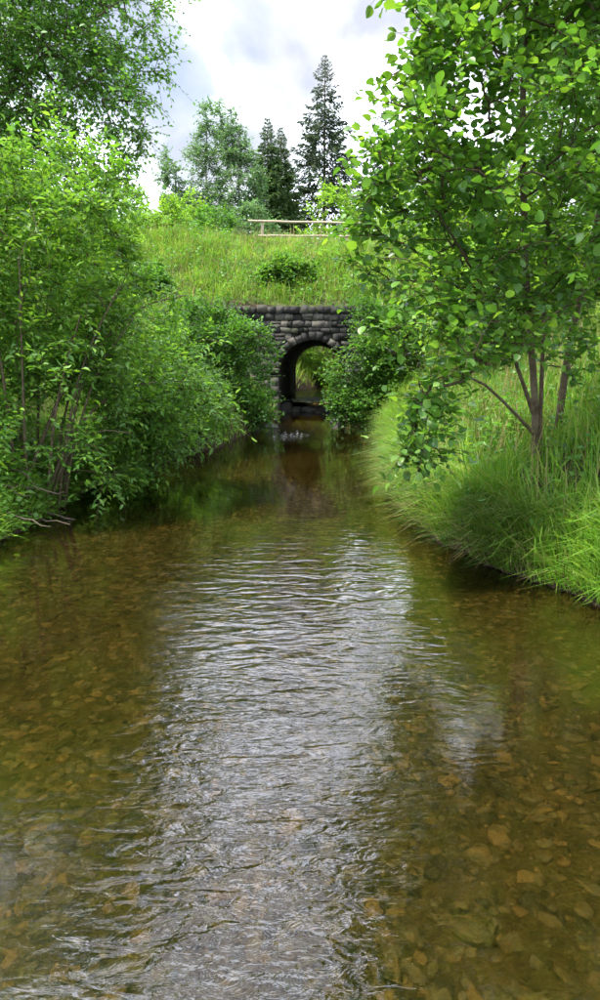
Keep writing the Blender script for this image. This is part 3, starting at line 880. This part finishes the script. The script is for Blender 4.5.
# ---- the big willow on the left bank
wst = fan(-2.95, 7.75, 13, 1.0, 2.7, (.019, .006), (.15, .15), .30)
wst += [([on(-2.8, 7.7, -.05), (-2.5, 7.9, .9), (-1.95, 8.4, 1.35), (-1.35, 8.9, 1.35)], (.022, .006)),
        ([on(-2.75, 7.6, -.05), (-2.45, 7.55, .7), (-2.15, 7.5, .95), (-1.8, 7.5, .8)], (.016, .005)),
        ([on(-3.0, 7.7, -.05), (-2.6, 8.0, 1.4), (-2.0, 8.6, 2.2), (-1.5, 9.1, 2.4)], (.024, .007))]
broadleaf('willow_bush', 'large spreading bush with slender leaves leaning over the water', 'bush', on(-2.9, 7.75), wst,
          [((-3.0, 8.2, 2.55), (1.25, 1.3, 1.40)), ((-1.85, 8.8, 1.75), (.90, .9, .95), 1.3), ((-1.45, 8.9, .95), (.55, .7, .5), 1.5), ((-2.3, 7.6, 1.3), (.65, .6, .85), 1.3),
           ((-3.7, 7.4, 1.9), (1.0, 1.1, 1.6)), ((-2.6, 8.2, 3.2), (.75, .8, .75), 1.2), ((-2.05, 7.35, .55), (.35, .3, .28), 2.5), ((-4.2, 8.6, 2.6), (1.1, 1.2, 1.4)), ((-2.9, 7.2, .85), (.7, .6, .45), 1.0), ((-3.3, 6.7, .9), (.6, .5, .6), 1.5), ((-2.1, 8.6, .55), (.6, .8, .45), 1.8), ((-2.2, 9.6, .8), (.7, .8, .7), 1.3)],
          920, 'lance', .092, 'willow', twigs=6, per=8, tl=.36, hollow=.45, gap=.30, gscale=2.1, leaf_objs=300, r_tip=.003, up=.35, droop=.0, wid=1.15)

# ---- tall birch behind it
bst = [([on(-6.3, 13.6, -.1), (-6.2, 13.5, 3.0), (-6.0, 13.4, 6.5), (-5.8, 13.4, 11.0), (-5.6, 13.3, 14.8)], (.16, .03)),
       ([(-6.1, 13.45, 4.6), (-5.2, 13.3, 5.8), (-4.0, 13.1, 6.8), (-2.9, 13.0, 7.4)], (.055, .012)),
       ([(-6.15, 13.5, 3.4), (-5.0, 13.2, 4.8), (-4.1, 13.0, 5.9), (-3.2, 12.9, 6.3)], (.05, .012)),
       ([(-6.0, 13.4, 6.4), (-5.1, 13.2, 8.0), (-3.9, 13.0, 9.0)], (.045, .012))]
broadleaf('birch_tree', 'tall tree with small leaves and drooping outer twigs behind the slender-leaved bush', 'tree', on(-6.3, 13.6), bst,
          [((-5.9, 13.4, 7.6), (2.6, 2.2, 3.6)), ((-4.2, 13.1, 5.6), (1.6, 1.3, 1.9), 1.5), ((-3.2, 13.0, 6.9), (1.15, 1.0, 1.15), 1.6), ((-2.75, 12.9, 5.9), (.6, .7, .9), 1.4), ((-4.8, 13.2, 3.6), (1.7, 1.2, 1.6)), ((-4.0, 13, 8.8), (1.6, 1.4, 1.2)), ((-5.4, 13.3, 11.6), (2.2, 2.0, 1.9), .7), ((-5.3, 12.7, 6.0), (1.5, .9, 2.0), 1.6)],
          1380, 'oval', .090, 'birch', twigs=6, per=8, tl=.5, hollow=.3, gap=.27, gscale=1.1, droop=.22, r_tip=.005, up=.2, wid=1.1)

# ---- bushes at the culvert mouth
broadleaf('alder_bush', 'dense green bush at the water left of the stone arch', 'bush', on(-1.75, 17.0), fan(-1.75, 17.0, 7, .55, 1.6, (.022, .007), (.35, -.1)),
          [((-1.28, 16.8, 1.35), (.80, .8, 1.15)), ((-1.9, 16.4, 1.3), (.7, .8, 1.15)), ((-2.5, 16.9, 2.0), (.8, .9, 1.0)), ((-1.15, 16.4, .5), (.62, .6, .42), 1.8), ((-1.9, 17.3, 2.5), (.45, .5, .5), 1.3)],
          560, 'oval', .085, 'bush', twigs=5, per=6, tl=.3, hollow=.45, gap=.2, gscale=1.6, r_tip=.004, wid=1.25)
broadleaf('alder_bush', 'dense green bush at the water right of the stone arch', 'bush', on(2.0, 17.2), fan(2.0, 17.2, 7, .55, 1.7, (.022, .007), (-.3, -.1)),
          [((1.50, 17.0, 1.3), (.85, .8, 1.1)), ((2.1, 16.9, 1.2), (.7, .8, 1.0)), ((1.40, 16.6, .6), (.82, .6, .5), 1.6), ((1.45, 17.2, 2.5), (.55, .6, .65), 1.5), ((2.2, 17.2, 2.1), (.6, .6, .6)), ((2.7, 17.6, 2.5), (.7, .7, .75))],
          700, 'oval', .085, 'bush', twigs=5, per=6, tl=.3, hollow=.45, gap=.2, gscale=1.6, r_tip=.004, wid=1.25)
broadleaf('willow_bush', 'low bush filling the bank between the slender-leaved bush and the arch', 'bush', on(-3.2, 12.6), fan(-3.2, 12.6, 6, .7, 1.9, (.02, .007), (.2, 0)),
          [((-3.0, 12.6, 1.7), (1.0, 1.1, 1.3)), ((-2.15, 12.6, .8), (.7, 1.0, .7), 1.6), ((-1.75, 14.0, .8), (.55, .8, .7), 1.5), ((-2.4, 11.2, .8), (.6, .7, .7), 1.4), ((-3.9, 12.8, 2.3), (1.1, 1.1, 1.2))],
          480, 'lance', .10, 'willow', twigs=6, per=8, tl=.36, hollow=.45, gap=.2, gscale=1.6, r_tip=.004, wid=1.2)

# ---- shrubs on the slope
broadleaf('slope_shrub', 'dark green shrub alone on the grassy embankment above the arch', 'shrub', on(-.40, 22.7), fan(-.40, 22.7, 7, .4, .7, (.012, .005)),
          [((-.55, 22.6, 4.25), (.45, .4, .42)), ((-.95, 22.6, 4.2), (.32, .3, .22)), ((-.1, 22.7, 4.45), (.35, .3, .22)), ((.25, 22.7, 4.2), (.28, .3, .35)), ((-.55, 22.8, 4.65), (.25, .25, .25))], 150, 'oval', .10, 'alder', twigs=5, per=6, tl=.24, hollow=.3, r_tip=.004, wid=1.2)
broadleaf('crest_shrub', 'bright green shrub left of the rail fence on the crest', 'shrub', on(-3.2, 28.4), fan(-3.2, 28.4, 6, .4, .9, (.015, .005)),
          [((-3.2, 28.4, 6.65), (.75, .7, .65)), ((-4.2, 28.6, 6.3), (.5, .5, .45))], 80, 'oval', .11, 'bush', twigs=5, per=6, tl=.28, hollow=.35, r_tip=.004, wid=1.2)

for x, y, r_, h_, mt, lab in ((-5.6, 27.6, .9, 1.0, 'lime', 'yellow-green shrub on the crest near the bright green one'), (-7.6, 26.6, 1.1, 1.5, 'bush', 'green shrub on the crest beside the slender-leaved bush'),
                              (3.7, 27.8, .8, .9, 'lime', 'yellow-green shrub on the crest at the right end of the fence'), (-5.6, 23.6, .9, 1.1, 'lime', 'yellow-green shrub low on the left of the embankment'),
                              (-4.4, 21.6, .8, 1.0, 'bush', 'green shrub beside the left end of the stone wall'), (4.6, 23.4, 1.0, 1.1, 'lime', 'yellow-green shrub on the slope above the right end of the stone wall'), (-6.6, 25.2, .7, .8, 'willow', 'small grey-green shrub in the middle of the left slope')):
    zg = float(top(x, y))
    broadleaf('slope_shrub', lab, 'shrub', (x, y, zg), fan(x, y, 6, r_ * .5, h_ * .8, (.015, .005)),
              [((x, y, zg + h_ * .5), (r_ * .8, r_ * .7, h_ * .5)), ((x - r_ * .5, y - .2, zg + h_ * .35), (r_ * .5, r_ * .5, h_ * .35)), ((x + r_ * .55, y - .1, zg + h_ * .4), (r_ * .45, r_ * .5, h_ * .45))],
              110, 'oval', .10, mt, twigs=5, per=6, tl=.28, hollow=.35, gap=.2, gscale=1.8, r_tip=.004, wid=1.2)
# ---- background shrubs and trees
bgp = [(-7.9, 33, 2.0, 2.6, 9.5, 'lime', 'rounded pale green bush behind the embankment, beside the birch'),
       (-5.4, 34.5, 2.0, 2.2, 9.0, 'lime', 'low pale green bush behind the embankment, under the airy trees'),
       (-11.5, 31, 2.4, 3.0, 9.0, 'bush', 'tall green bush behind the embankment, hidden behind the birch'),
       (-2.6, 38, 2.0, 2.6, 9.3, 'aspen', 'grey-green bush between the airy trees and the twin spruces'),
       (1.6, 36, 2.3, 2.2, 9.6, 'lime', 'broad pale green bush behind the rail fence'),
       (4.6, 35, 2.3, 2.4, 10.4, 'lime', 'yellow-green bush behind the right end of the rail fence'),
       (8.0, 36, 2.6, 3.0, 8.6, 'bush', 'green bush behind the embankment, beyond the round-leaved tree')]
for x, y, r_, h_, ztop, mt, lab in bgp:
    zg = float(top(x, y)); rz = (ztop - zg) / 2
    broadleaf('bush', lab, 'bush', on(x, y), fan(x, y, 6, r_ * .5, (ztop - zg) * .75, (.05, .015), jit=.3),
              [((x, y, zg + rz * 1.05), (r_ * .8, r_ * .8, rz)), ((x - r_ * .6, y - .3, zg + rz * .75), (r_ * .6, r_ * .6, rz * .75)), ((x + r_ * .6, y - .2, zg + rz * .8), (r_ * .6, r_ * .6, rz * .7))],
              330, 'oval', .15, mt, group=None, twigs=6, per=8, tl=.5, hollow=.45, gap=.2, gscale=.8, r_tip=.008, wid=1.25)
def airy(x, y, ztop, w, lab, n=300, seed=0):
    zg = float(top(x, y)); H = ztop - zg
    st = [([on(x, y, -.1), (x + .1, y, zg + H * .4), (x - .1, y, zg + H * .75), (x, y, ztop - .3)], (.13, .025))]
    el = []
    r_ = random.Random(seed)
    for k in range(9):
        f = .22 + .75 * k / 8
        ww = w * (1.25 - abs(f - .42) * 1.15)
        el.append(((x + r_.uniform(-.4, .4) * ww, y + r_.uniform(-.3, .3) * ww, zg + H * f), (ww * .8, ww * .8, H * .10)))
    broadleaf('aspen_tree', lab, 'tree', on(x, y), st, el, n, 'oval', .15, 'aspen', barkm='palebark', twigs=6, per=8, tl=.6, hollow=.2, gap=.34, gscale=.9, r_tip=.008, up=.35, wid=1.2, seed=seed)
airy(-5.5, 45, 15.7, 1.9, 'tallest of the airy grey-green trees left of the twin spruces', 430, 2)
airy(-3.55, 44, 14.8, 1.5, 'slim airy grey-green tree beside the twin spruces', 330, 5)
airy(-7.3, 46, 13.6, 1.5, 'shorter airy grey-green tree at the birch side of its group', 300, 8)
spruce('spruce_tree', 'tall dark spruce standing alone against the white sky', 1.75, 55, 22.7 - float(top(1.75, 55)) + .1, 6.0, 'spruce', 3, 1.7, .2)
spruce('spruce_tree', 'taller of the twin green spruces beside the airy trees', -2.1, 50, 17.1 - float(top(-2.1, 50)) + .1, 3.2, 'spruceb', 5, 2.3, .15)
spruce('spruce_tree', 'slightly shorter of the twin green spruces', -1.25, 51, 16.9 - float(top(-1.25, 51)) + .1, 3.1, 'spruceb', 6, 2.1, .15)
spruce('spruce_tree', 'spruce half hidden behind the leaves of the round-leaved tree', 5.5, 50, 18.6 - float(top(5.5, 50)) + .1, 4.8, 'spruce', 9, 1.0, .18)
# trees closing the right side behind the alder
for x, y, ztop, w, mt, lab in ((5.3, 11.5, 10.0, 2.1, 'alder', 'leafy tree in the meadow behind the round-leaved tree'), (4.4, 15.0, 4.4, 1.5, 'lime', 'yellow-green bush in the meadow behind the round-leaved tree'), (3.3, 13.2, 4.9, 1.1, 'lime', 'slim yellow-green bush between the round-leaved tree and the stone wall'), (7.5, 16.5, 9.5, 2.6, 'birch', 'tall small-leaved tree farther back in the right meadow')):
    zg = float(top(x, y)); H = ztop - zg
    broadleaf('meadow_tree' if H > 5 else 'bush', lab, 'tree' if H > 5 else 'bush', on(x, y), fan(x, y, 4, w * .4, H * .85, (.07, .02), jit=.15),
              [((x, y, zg + H * .62), (w, w, H * .40)), ((x - w * .5, y - .3, zg + H * .42), (w * .6, w * .6, H * .25)), ((x + w * .3, y - .4, zg + H * .35), (w * .7, w * .6, H * .22))],
              480, 'oval', .10, mt, twigs=6, per=7, tl=.45, hollow=.35, gap=.2, gscale=1.0, r_tip=.005, wid=1.3)
# greenery upstream, seen through the arch
for x, y, r_, lab in ((-.9, 35.5, .9, 'sunlit bush upstream, seen through the stone arch'), (2.0, 37.5, 1.0, 'second bush upstream on the far bank beyond the arch'), (.2, 43, 1.3, 'bush closing the view through the arch')):
    zg = max(float(top(x, y)), .3)
    broadleaf('bush', lab, 'bush', (x, y, zg), fan(x, y, 5, r_ * .4, r_ * 1.4, (.02, .007)),
              [((x, y, zg + r_ * .9), (r_, r_, r_ * .9))], 130, 'oval', .10, 'lime', twigs=5, per=6, tl=.3, hollow=.4, r_tip=.005, wid=1.3)

# ------------------------------------------------------------------ grass
def tufts(nt_, per, rad, x0, x1, y0, y1, hmin, hmax, clump=.4, cs=1.0, seed=0, water=.03, side=0):
    """tussocks: blades spread from shared centres, each tussock with its own height"""
    CX, CY = scatter(nt_, x0, x1, y0, y1, clump, cs, seed, water, side)
    n_ = len(CX)
    hh = rng.uniform(hmin, hmax, n_) * (.65 + .7 * vnoise(CX * cs, CY * cs, seed + 2))
    ox = rng.normal(0, 1, (n_, per)) * rad; oy = rng.normal(0, 1, (n_, per)) * rad
    X = (CX[:, None] + ox).ravel(); Y = (CY[:, None] + oy).ravel()
    H = (hh[:, None] * rng.uniform(.45, 1.1, (n_, per))).ravel()
    ln = np.stack([ox.ravel() / rad, oy.ravel() / rad, np.zeros(n_ * per)], -1) * .9
    lx, rx = edges(Y)
    ok = (np.maximum(lx - X, X - rx) > 0.0) | ((Y > 21.35) & (Y < 30.5))
    ok &= ~((Y > 20.88) & (Y < 21.32) & (X > WX0 - .1) & (X < WX1 + .1))
    H = np.where((Y > 25.2) & (Y < 27.6) & (np.abs(X - .2) < 2.6), np.minimum(H * .5, .22), H)
    return X[ok], Y[ok], H[ok], ln[ok]
X, Y, H, ln = tufts(5200, 17, .13, -13, 14, 21.5, 30.3, .22, .72, .6, .7, 3)
blades('embankment_grass', 'tall yellow-green grass covering the embankment', X, Y, H, rng.uniform(.014, .030, len(X)), 'meadow', segs=3, bend=(.15, 1.0), lean=ln)
X, Y = scatter(24000, -13, 14, 21.4, 30.5, .3, .6, 12)
blades('short_grass', 'short grass between the tussocks of the embankment', X, Y, rng.uniform(.15, .35, len(X)), rng.uniform(.014, .028, len(X)), 'bankgrass', segs=3, bend=(.2, .9))
X, Y = scatter(4200, -13, 14, 21.4, 30.5, .95, .6, 12)
blades('dry_grass', 'straw-coloured seed stems among the embankment grass', X, Y, rng.uniform(.4, .8, len(X)), rng.uniform(.010, .018, len(X)), 'straw', segs=3, bend=(.05, .6))
X, Y, H, ln = tufts(3600, 14, .12, -11, 12, 12.5, 21.2, .28, .6, .4, .9, 4)
blades('slope_grass', 'tall grass on the banks in front of the stone bridge', X, Y, H, rng.uniform(.010, .022, len(X)), 'meadow', segs=3, bend=(.15, 1.0), lean=ln)
X, Y = scatter(26000, -14, 16, 30.6, 48, .4, .8, 5)
blades('upstream_grass', 'grass on the ground behind the embankment', X, Y, rng.uniform(.3, .8, len(X)), rng.uniform(.02, .045, len(X)), 'meadow', segs=3, bend=(.1, .8))
# right bank: tussocks, long hanging grass at the water
X, Y, H, ln = tufts(2500, 17, .07, 1.0, 7.5, 2.2, 13.2, .14, .60, .6, 1.6, 6, side=1)
blades('bank_grass', 'lush green grass on the bank under the round-leaved tree', X, Y, H, rng.uniform(.009, .018, len(X)), 'bankgrass', bend=(.05, .8), lean=ln * 1.2 + np.array([-.1, -.05, 0]))
X, Y, H, ln = tufts(800, 12, .07, 1.0, 7.5, 3.5, 13.2, .3, .6, .8, 1.1, 26, side=1)
blades('meadow_grass', 'yellowish tall grass mixed into the right bank', X, Y, H, rng.uniform(.005, .010, len(X)), 'meadow', bend=(.1, .8), lean=ln)
Yc = rng.uniform(2.2, 14, 640); lx, rx = edges(Yc); Xc = rx + np.abs(rng.normal(0, .16, len(Yc))) + .02
Xh = (Xc[:, None] + rng.normal(0, .05, (640, 26))).ravel(); Yh = (Yc[:, None] + rng.normal(0, .05, (640, 26))).ravel()
Hh_ = (rng.uniform(.32, .80, 640)[:, None] * rng.uniform(.5, 1.1, (640, 26))).ravel()
lx, rx = edges(Yh); ok = Xh > rx - .01
Xh, Yh, Hh_ = Xh[ok], Yh[ok], Hh_[ok]
blades('overhanging_grass', 'long grass arching from the bank over the water', Xh, Yh, Hh_, rng.uniform(.006, .012, len(Xh)), 'bankgrass', bend=(.4, 1.45), lean=np.array([-.8, -.3, 0]) + rng.normal(0, .45, (len(Xh), 3)) * np.array([1, 1, 0]), minz=.012)
Yh = rng.uniform(3, 14, 6500); lx, rx = edges(Yh)
Xh = rx + np.abs(rng.normal(0, .2, len(Yh)))
ok = rng.random(len(Yh)) < 1.5 * vnoise(Xh * 1.5, Yh * 1.5, 33) ** 1.5
Xh, Yh = Xh[ok], Yh[ok]
blades('dry_grass', 'pale dead grass tangled along the water edge of the bank', Xh, Yh, rng.uniform(.2, .6, len(Xh)), rng.uniform(.004, .008, len(Xh)), 'straw', bend=(.6, 1.6), lean=np.array([-.9, -.3, 0]), minz=.012)
X, Y = scatter(3600, 1.2, 7.5, 3.0, 13.2, .8, 1.2, 16, water=.1, side=1)
blades('dry_grass', 'straw seed stems standing in the bank grass', X, Y, rng.uniform(.4, .8, len(X)), rng.uniform(.005, .009, len(X)), 'straw', bend=(.05, .7))
# left bank
Yc = rng.uniform(3.2, 12, 330); lx, rx = edges(Yc); Xc = lx - np.abs(rng.normal(0, .16, len(Yc))) - .02
Xh = (Xc[:, None] + rng.normal(0, .05, (330, 16))).ravel(); Yh = (Yc[:, None] + rng.normal(0, .06, (330, 16))).ravel()
Hh_ = (rng.uniform(.2, .5, 330)[:, None] * rng.uniform(.5, 1.1, (330, 16))).ravel()
lx, rx = edges(Yh); ok = Xh < lx + .01
Xh, Yh, Hh_ = Xh[ok], Yh[ok], Hh_[ok]
blades('overhanging_grass', 'grass hanging over the water edge below the slender-leaved bush', Xh, Yh, Hh_, rng.uniform(.006, .012, len(Xh)), 'bankgrass', bend=(.4, 1.4), lean=np.array([.8, -.2, 0]) + rng.normal(0, .45, (len(Xh), 3)) * np.array([1, 1, 0]), minz=.012)
X, Y, H, ln = tufts(1900, 12, .07, -6.5, -.6, 3.0, 13.2, .15, .40, .4, 1.3, 7, side=-1)
blades('bank_grass', 'shaded grass on the bank beneath the slender-leaved bush', X, Y, H, rng.uniform(.005, .010, len(X)), 'bankgrass', bend=(.2, 1.1), lean=ln + np.array([.3, 0, 0]))

# broad-leaved herbs among the grass
def herbs(name, label, X, Y, size, mat, h):
    Z = top(X, Y)
    n_ = 7
    P = np.repeat(np.stack([X, Y, Z], -1), n_, 0); m = len(P)
    P = P + np.stack([rng.normal(0, .09, m), rng.normal(0, .09, m), rng.uniform(.1, 1, m) * np.repeat(h, n_)], -1)
    D = rng.normal(0, 1, (m, 3)) * np.array([1, 1, .3]); U = np.array([0, 0, 1.0]) + rng.normal(0, .35, (m, 3))
    V, F = inst('oval', P, D, U, size * rng.uniform(.6, 1.2, m), size * 1.3 * rng.uniform(.6, 1.1, m))
    o = link(name, mesh_np(name, V, [F]), M[mat], None, 'stuff'); o['label'] = label; o['category'] = 'plants'
X, Y = scatter(2600, -12, 13, 21.4, 30, .95, .6, 18)
ok = ~((Y > 25.2) & (Y < 27.6) & (np.abs(X - .2) < 2.6)); X, Y = X[ok], Y[ok]
herbs('meadow_herbs', 'broad-leaved herbs scattered through the embankment grass', X, Y, .12, 'bush', rng.uniform(.2, .75, len(X)))
X, Y = scatter(1900, 1.2, 7, 3.4, 13, .8, 1.2, 19, water=.12, side=1)
herbs('bank_herbs', 'broad-leaved herbs in the grass of the right bank', X, Y, .07, 'bush', rng.uniform(.15, .5, len(X)))
X, Y = scatter(2200, -4.6, -1, 3.5, 9, .3, 1.5, 29, water=.0, side=-1)
herbs('shade_herbs', 'low broad-leaved plants on the bank at the foot of the slender-leaved bush', X, Y, .075, 'willow', rng.uniform(.06, .3, len(X)))

# ------------------------------------------------------------------ stones on the bed
def slab(nside=7):
    a = np.sort(rng.uniform(0, 2 * np.pi, nside)) * .35 + np.linspace(0, 2 * np.pi, nside, endpoint=False) * .65
    r = rng.uniform(.6, 1.15, nside)
    el = rng.uniform(.5, .9)
    p = np.stack([np.cos(a) * r, np.sin(a) * r * el], -1)
    V = [(x, y, 0) for x, y in p] + [(x * .97, y * .97, rng.uniform(.55, 1)) for x, y in p] + [(x * .78 + rng.normal(0, .03), y * .78, rng.uniform(.9, 1.25)) for x, y in p]
    Q = [(k, (k + 1) % nside, nside + (k + 1) % nside, nside + k) for k in range(nside)]
    Q += [(nside + k, nside + (k + 1) % nside, 2 * nside + (k + 1) % nside, 2 * nside + k) for k in range(nside)]
    V.append((0, 0, rng.uniform(1.0, 1.3)))
    T = [(2 * nside + k, 2 * nside + (k + 1) % nside, 3 * nside) for k in range(nside)]
    return np.array(V), np.array(Q), np.array(T)
slabs = [slab(int(rng.integers(4, 8))) for _ in range(14)]
smesh = []
for V, Q, T in slabs:
    me = mesh_np('bed_stone', V, [Q, T]); me.materials.append(M['bedstone']); smesh.append(me)
ns = 19000
Yb = 1.0 + 10 * rng.random(ns) ** 1.8; 
lx, rx = edges(Yb)
Xb = lx + .05 + (rx - lx - .1) * rng.random(ns)
Sb = np.exp(rng.normal(math.log(.027), .45, ns)).clip(.009, .085)
Sb *= np.where((Xb < -.6) & (rng.random(ns) < .5), 1.2, 1.0)
Zb = bedz(Xb, Yb)
Rz = rng.uniform(0, 6.28, ns); Tx = rng.normal(0, .16, ns); Ty = rng.normal(0, .16, ns); Hh = np.minimum(Sb * rng.uniform(.14, .40, ns), .035)
dist = np.sqrt(Xb ** 2 + Yb ** 2 + 2.6)
PB = np.stack([Xb, Yb, Zb], -1)
score = Sb / dist * in_frame(PB)
order = np.argsort(-score)
big = order[:300]; rest = order[300:]
kinds = rng.integers(0, len(slabs), ns)
for k in big:
    o = bpy.data.objects.new('stone', smesh[kinds[k]])
    o.parent = bed
    o.location = (Xb[k], Yb[k], Zb[k] - Hh[k] * .2)
    o.rotation_euler = (Tx[k], Ty[k], Rz[k])
    o.scale = (Sb[k], Sb[k], Hh[k])
    col.objects.link(o)
VV, QQ, TT = [], [], []; b0 = 0
for k in rest:
    V, Q, T = slabs[kinds[k]]
    c, s = math.cos(Rz[k]), math.sin(Rz[k])
    P = V * np.array([Sb[k], Sb[k], Hh[k]])
    P = np.stack([P[:, 0] * c - P[:, 1] * s, P[:, 0] * s + P[:, 1] * c, P[:, 2] + P[:, 0] * Tx[k] + P[:, 1] * Ty[k]], -1) + np.array([Xb[k], Yb[k], Zb[k] - Hh[k] * .25])
    VV.append(P); QQ.append(Q + b0); TT.append(T + b0); b0 += len(V)
link('gravel', mesh_np('gravel', np.concatenate(VV), [np.concatenate(QQ), np.concatenate(TT)]), M['bedstone'], bed, 'stuff')

# ------------------------------------------------------------------ rocks of the little weir
def rock(name, label, c, r, seed, group=None):
    import bmesh
    bm = bmesh.new(); bmesh.ops.create_icosphere(bm, subdivisions=3, radius=1.0)
    rr = np.random.default_rng(seed); ph = rr.uniform(0, 6, 6)
    planes = [(unit(rr.normal(size=3)), rr.uniform(.62, .9)) for _ in range(9)]
    for v in bm.verts:
        p = np.array(v.co)
        for nrm, d_ in planes:
            e = p @ nrm - d_
            if e > 0: p = p - nrm * e * .85
        p = p * (1 + .05 * math.sin(5 * p[0] + ph[0]) * math.sin(4 * p[1] + ph[1]))
        v.co = Vector(p * np.array(r))
    me = bpy.data.meshes.new(name); bm.to_mesh(me); bm.free()
    me.materials.append(M['rock'])
    o = link(name, me); o.location = c; o.rotation_euler = (0, 0, rr.uniform(0, 6))
    o['label'] = label; o['category'] = 'rock'
    if group: o['group'] = group
    return o
weir = [(-.46, 22.55, .22, .36, 'dark wet rock in the weir against the left wall of the arch'), (-.14, 22.72, .22, .20, 'low dark rock in the weir beside the left wall rock'),
        (.16, 22.45, .17, .18, 'small dark rock lying below the weir lip'), (.36, 22.75, .27, .19, 'broad dark rock in the middle of the weir'),
        (.78, 22.6, .2, .20, 'dark rock in the weir near the right arch bush'), (1.08, 22.7, .27, .32, 'tall dark rock in the weir against the right wall of the arch'), (.62, 22.2, .16, .12, 'flat wet rock just below the weir')]
for k, (x, y, rx_, rz_, lab) in enumerate(weir):
    rock('rock', lab, (x, y, .0), (rx_, .3, rz_), 40 + k)
rock('rock', 'small dark rock at the foot of the right-hand arch bush', (.95, 18.4, .0), (.24, .2, .16), 61)
rock('rock', 'flat dark rock below the left arch bush', (-.75, 17.3, -.02), (.26, .22, .13), 62)
# ------------------------------------------------------------------ foam behind the weir, painted sky glints on the front riffle
M['foam'] = noise_mat('foam', [(0.45, 0.47, 0.48), (0.75, 0.77, 0.78)], 20.0, 0.6)  # white of the weir foam, also used to paint sky glints on the riffle
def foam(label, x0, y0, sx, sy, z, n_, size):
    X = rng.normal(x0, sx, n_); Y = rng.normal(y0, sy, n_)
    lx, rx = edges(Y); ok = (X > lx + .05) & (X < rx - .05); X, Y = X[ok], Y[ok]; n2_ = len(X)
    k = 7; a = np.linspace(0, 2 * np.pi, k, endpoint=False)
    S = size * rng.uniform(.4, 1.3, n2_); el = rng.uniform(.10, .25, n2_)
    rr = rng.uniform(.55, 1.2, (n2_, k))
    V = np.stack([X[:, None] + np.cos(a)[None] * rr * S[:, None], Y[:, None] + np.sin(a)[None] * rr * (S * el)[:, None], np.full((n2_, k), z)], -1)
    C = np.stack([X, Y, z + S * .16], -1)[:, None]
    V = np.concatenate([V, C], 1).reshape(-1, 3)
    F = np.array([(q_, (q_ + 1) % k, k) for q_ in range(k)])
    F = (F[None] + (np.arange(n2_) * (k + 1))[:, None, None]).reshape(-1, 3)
    o = link('foam', mesh_np('foam', V, [F], True), M['foam'], None, 'stuff'); o['label'] = label; o['category'] = 'foam'  # name shared by the weir foam and the painted glint flecks
foam('white foam on the shallow water behind the weir', .40, 24.2, .35, .8, .305, 230, .06)
foam('white flecks painted as sky glints on the riffle in front of the arch', -.22, 15.6, .22, .28, .004, 28, .03)  # not froth: pale flecks carry the sky's glint on the ripples in their colour
# ------------------------------------------------------------------ bare roots and sticks on the left bank
stick_labels = ['bare dead stick lying at the foot of the slender-leaved bush'] * 9
for k in range(9):
    a = np.array([-2.95 + rng.normal(0, .22), 7.1 + rng.normal(0, .35), .16 + rng.random() * .1])
    a[2] = float(top(a[0], a[1])) + .06
    d = unit(np.array([rng.uniform(.5, 1.0), rng.uniform(-.8, .2), rng.uniform(-.35, .0)]))
    L = rng.uniform(.35, .75)
    t_ = np.linspace(0, 1, 7)[:, None]
    P = a[None] + d[None] * L * t_ + np.cumsum(rng.normal(0, .018, (7, 3)), 0)
    P[:, 2] = np.maximum(P[:, 2], -.12)
    V, Q = tubes([(P, np.linspace(.013, .004, 7))], 6)
    o = link('dead_stick', mesh_np('dead_stick', V - a, [Q], True), M['deadwood']); o.location = Vector(a)
    o['label'] = stick_labels[k]; o['category'] = 'stick'; o['group'] = 'dead sticks under the bush'
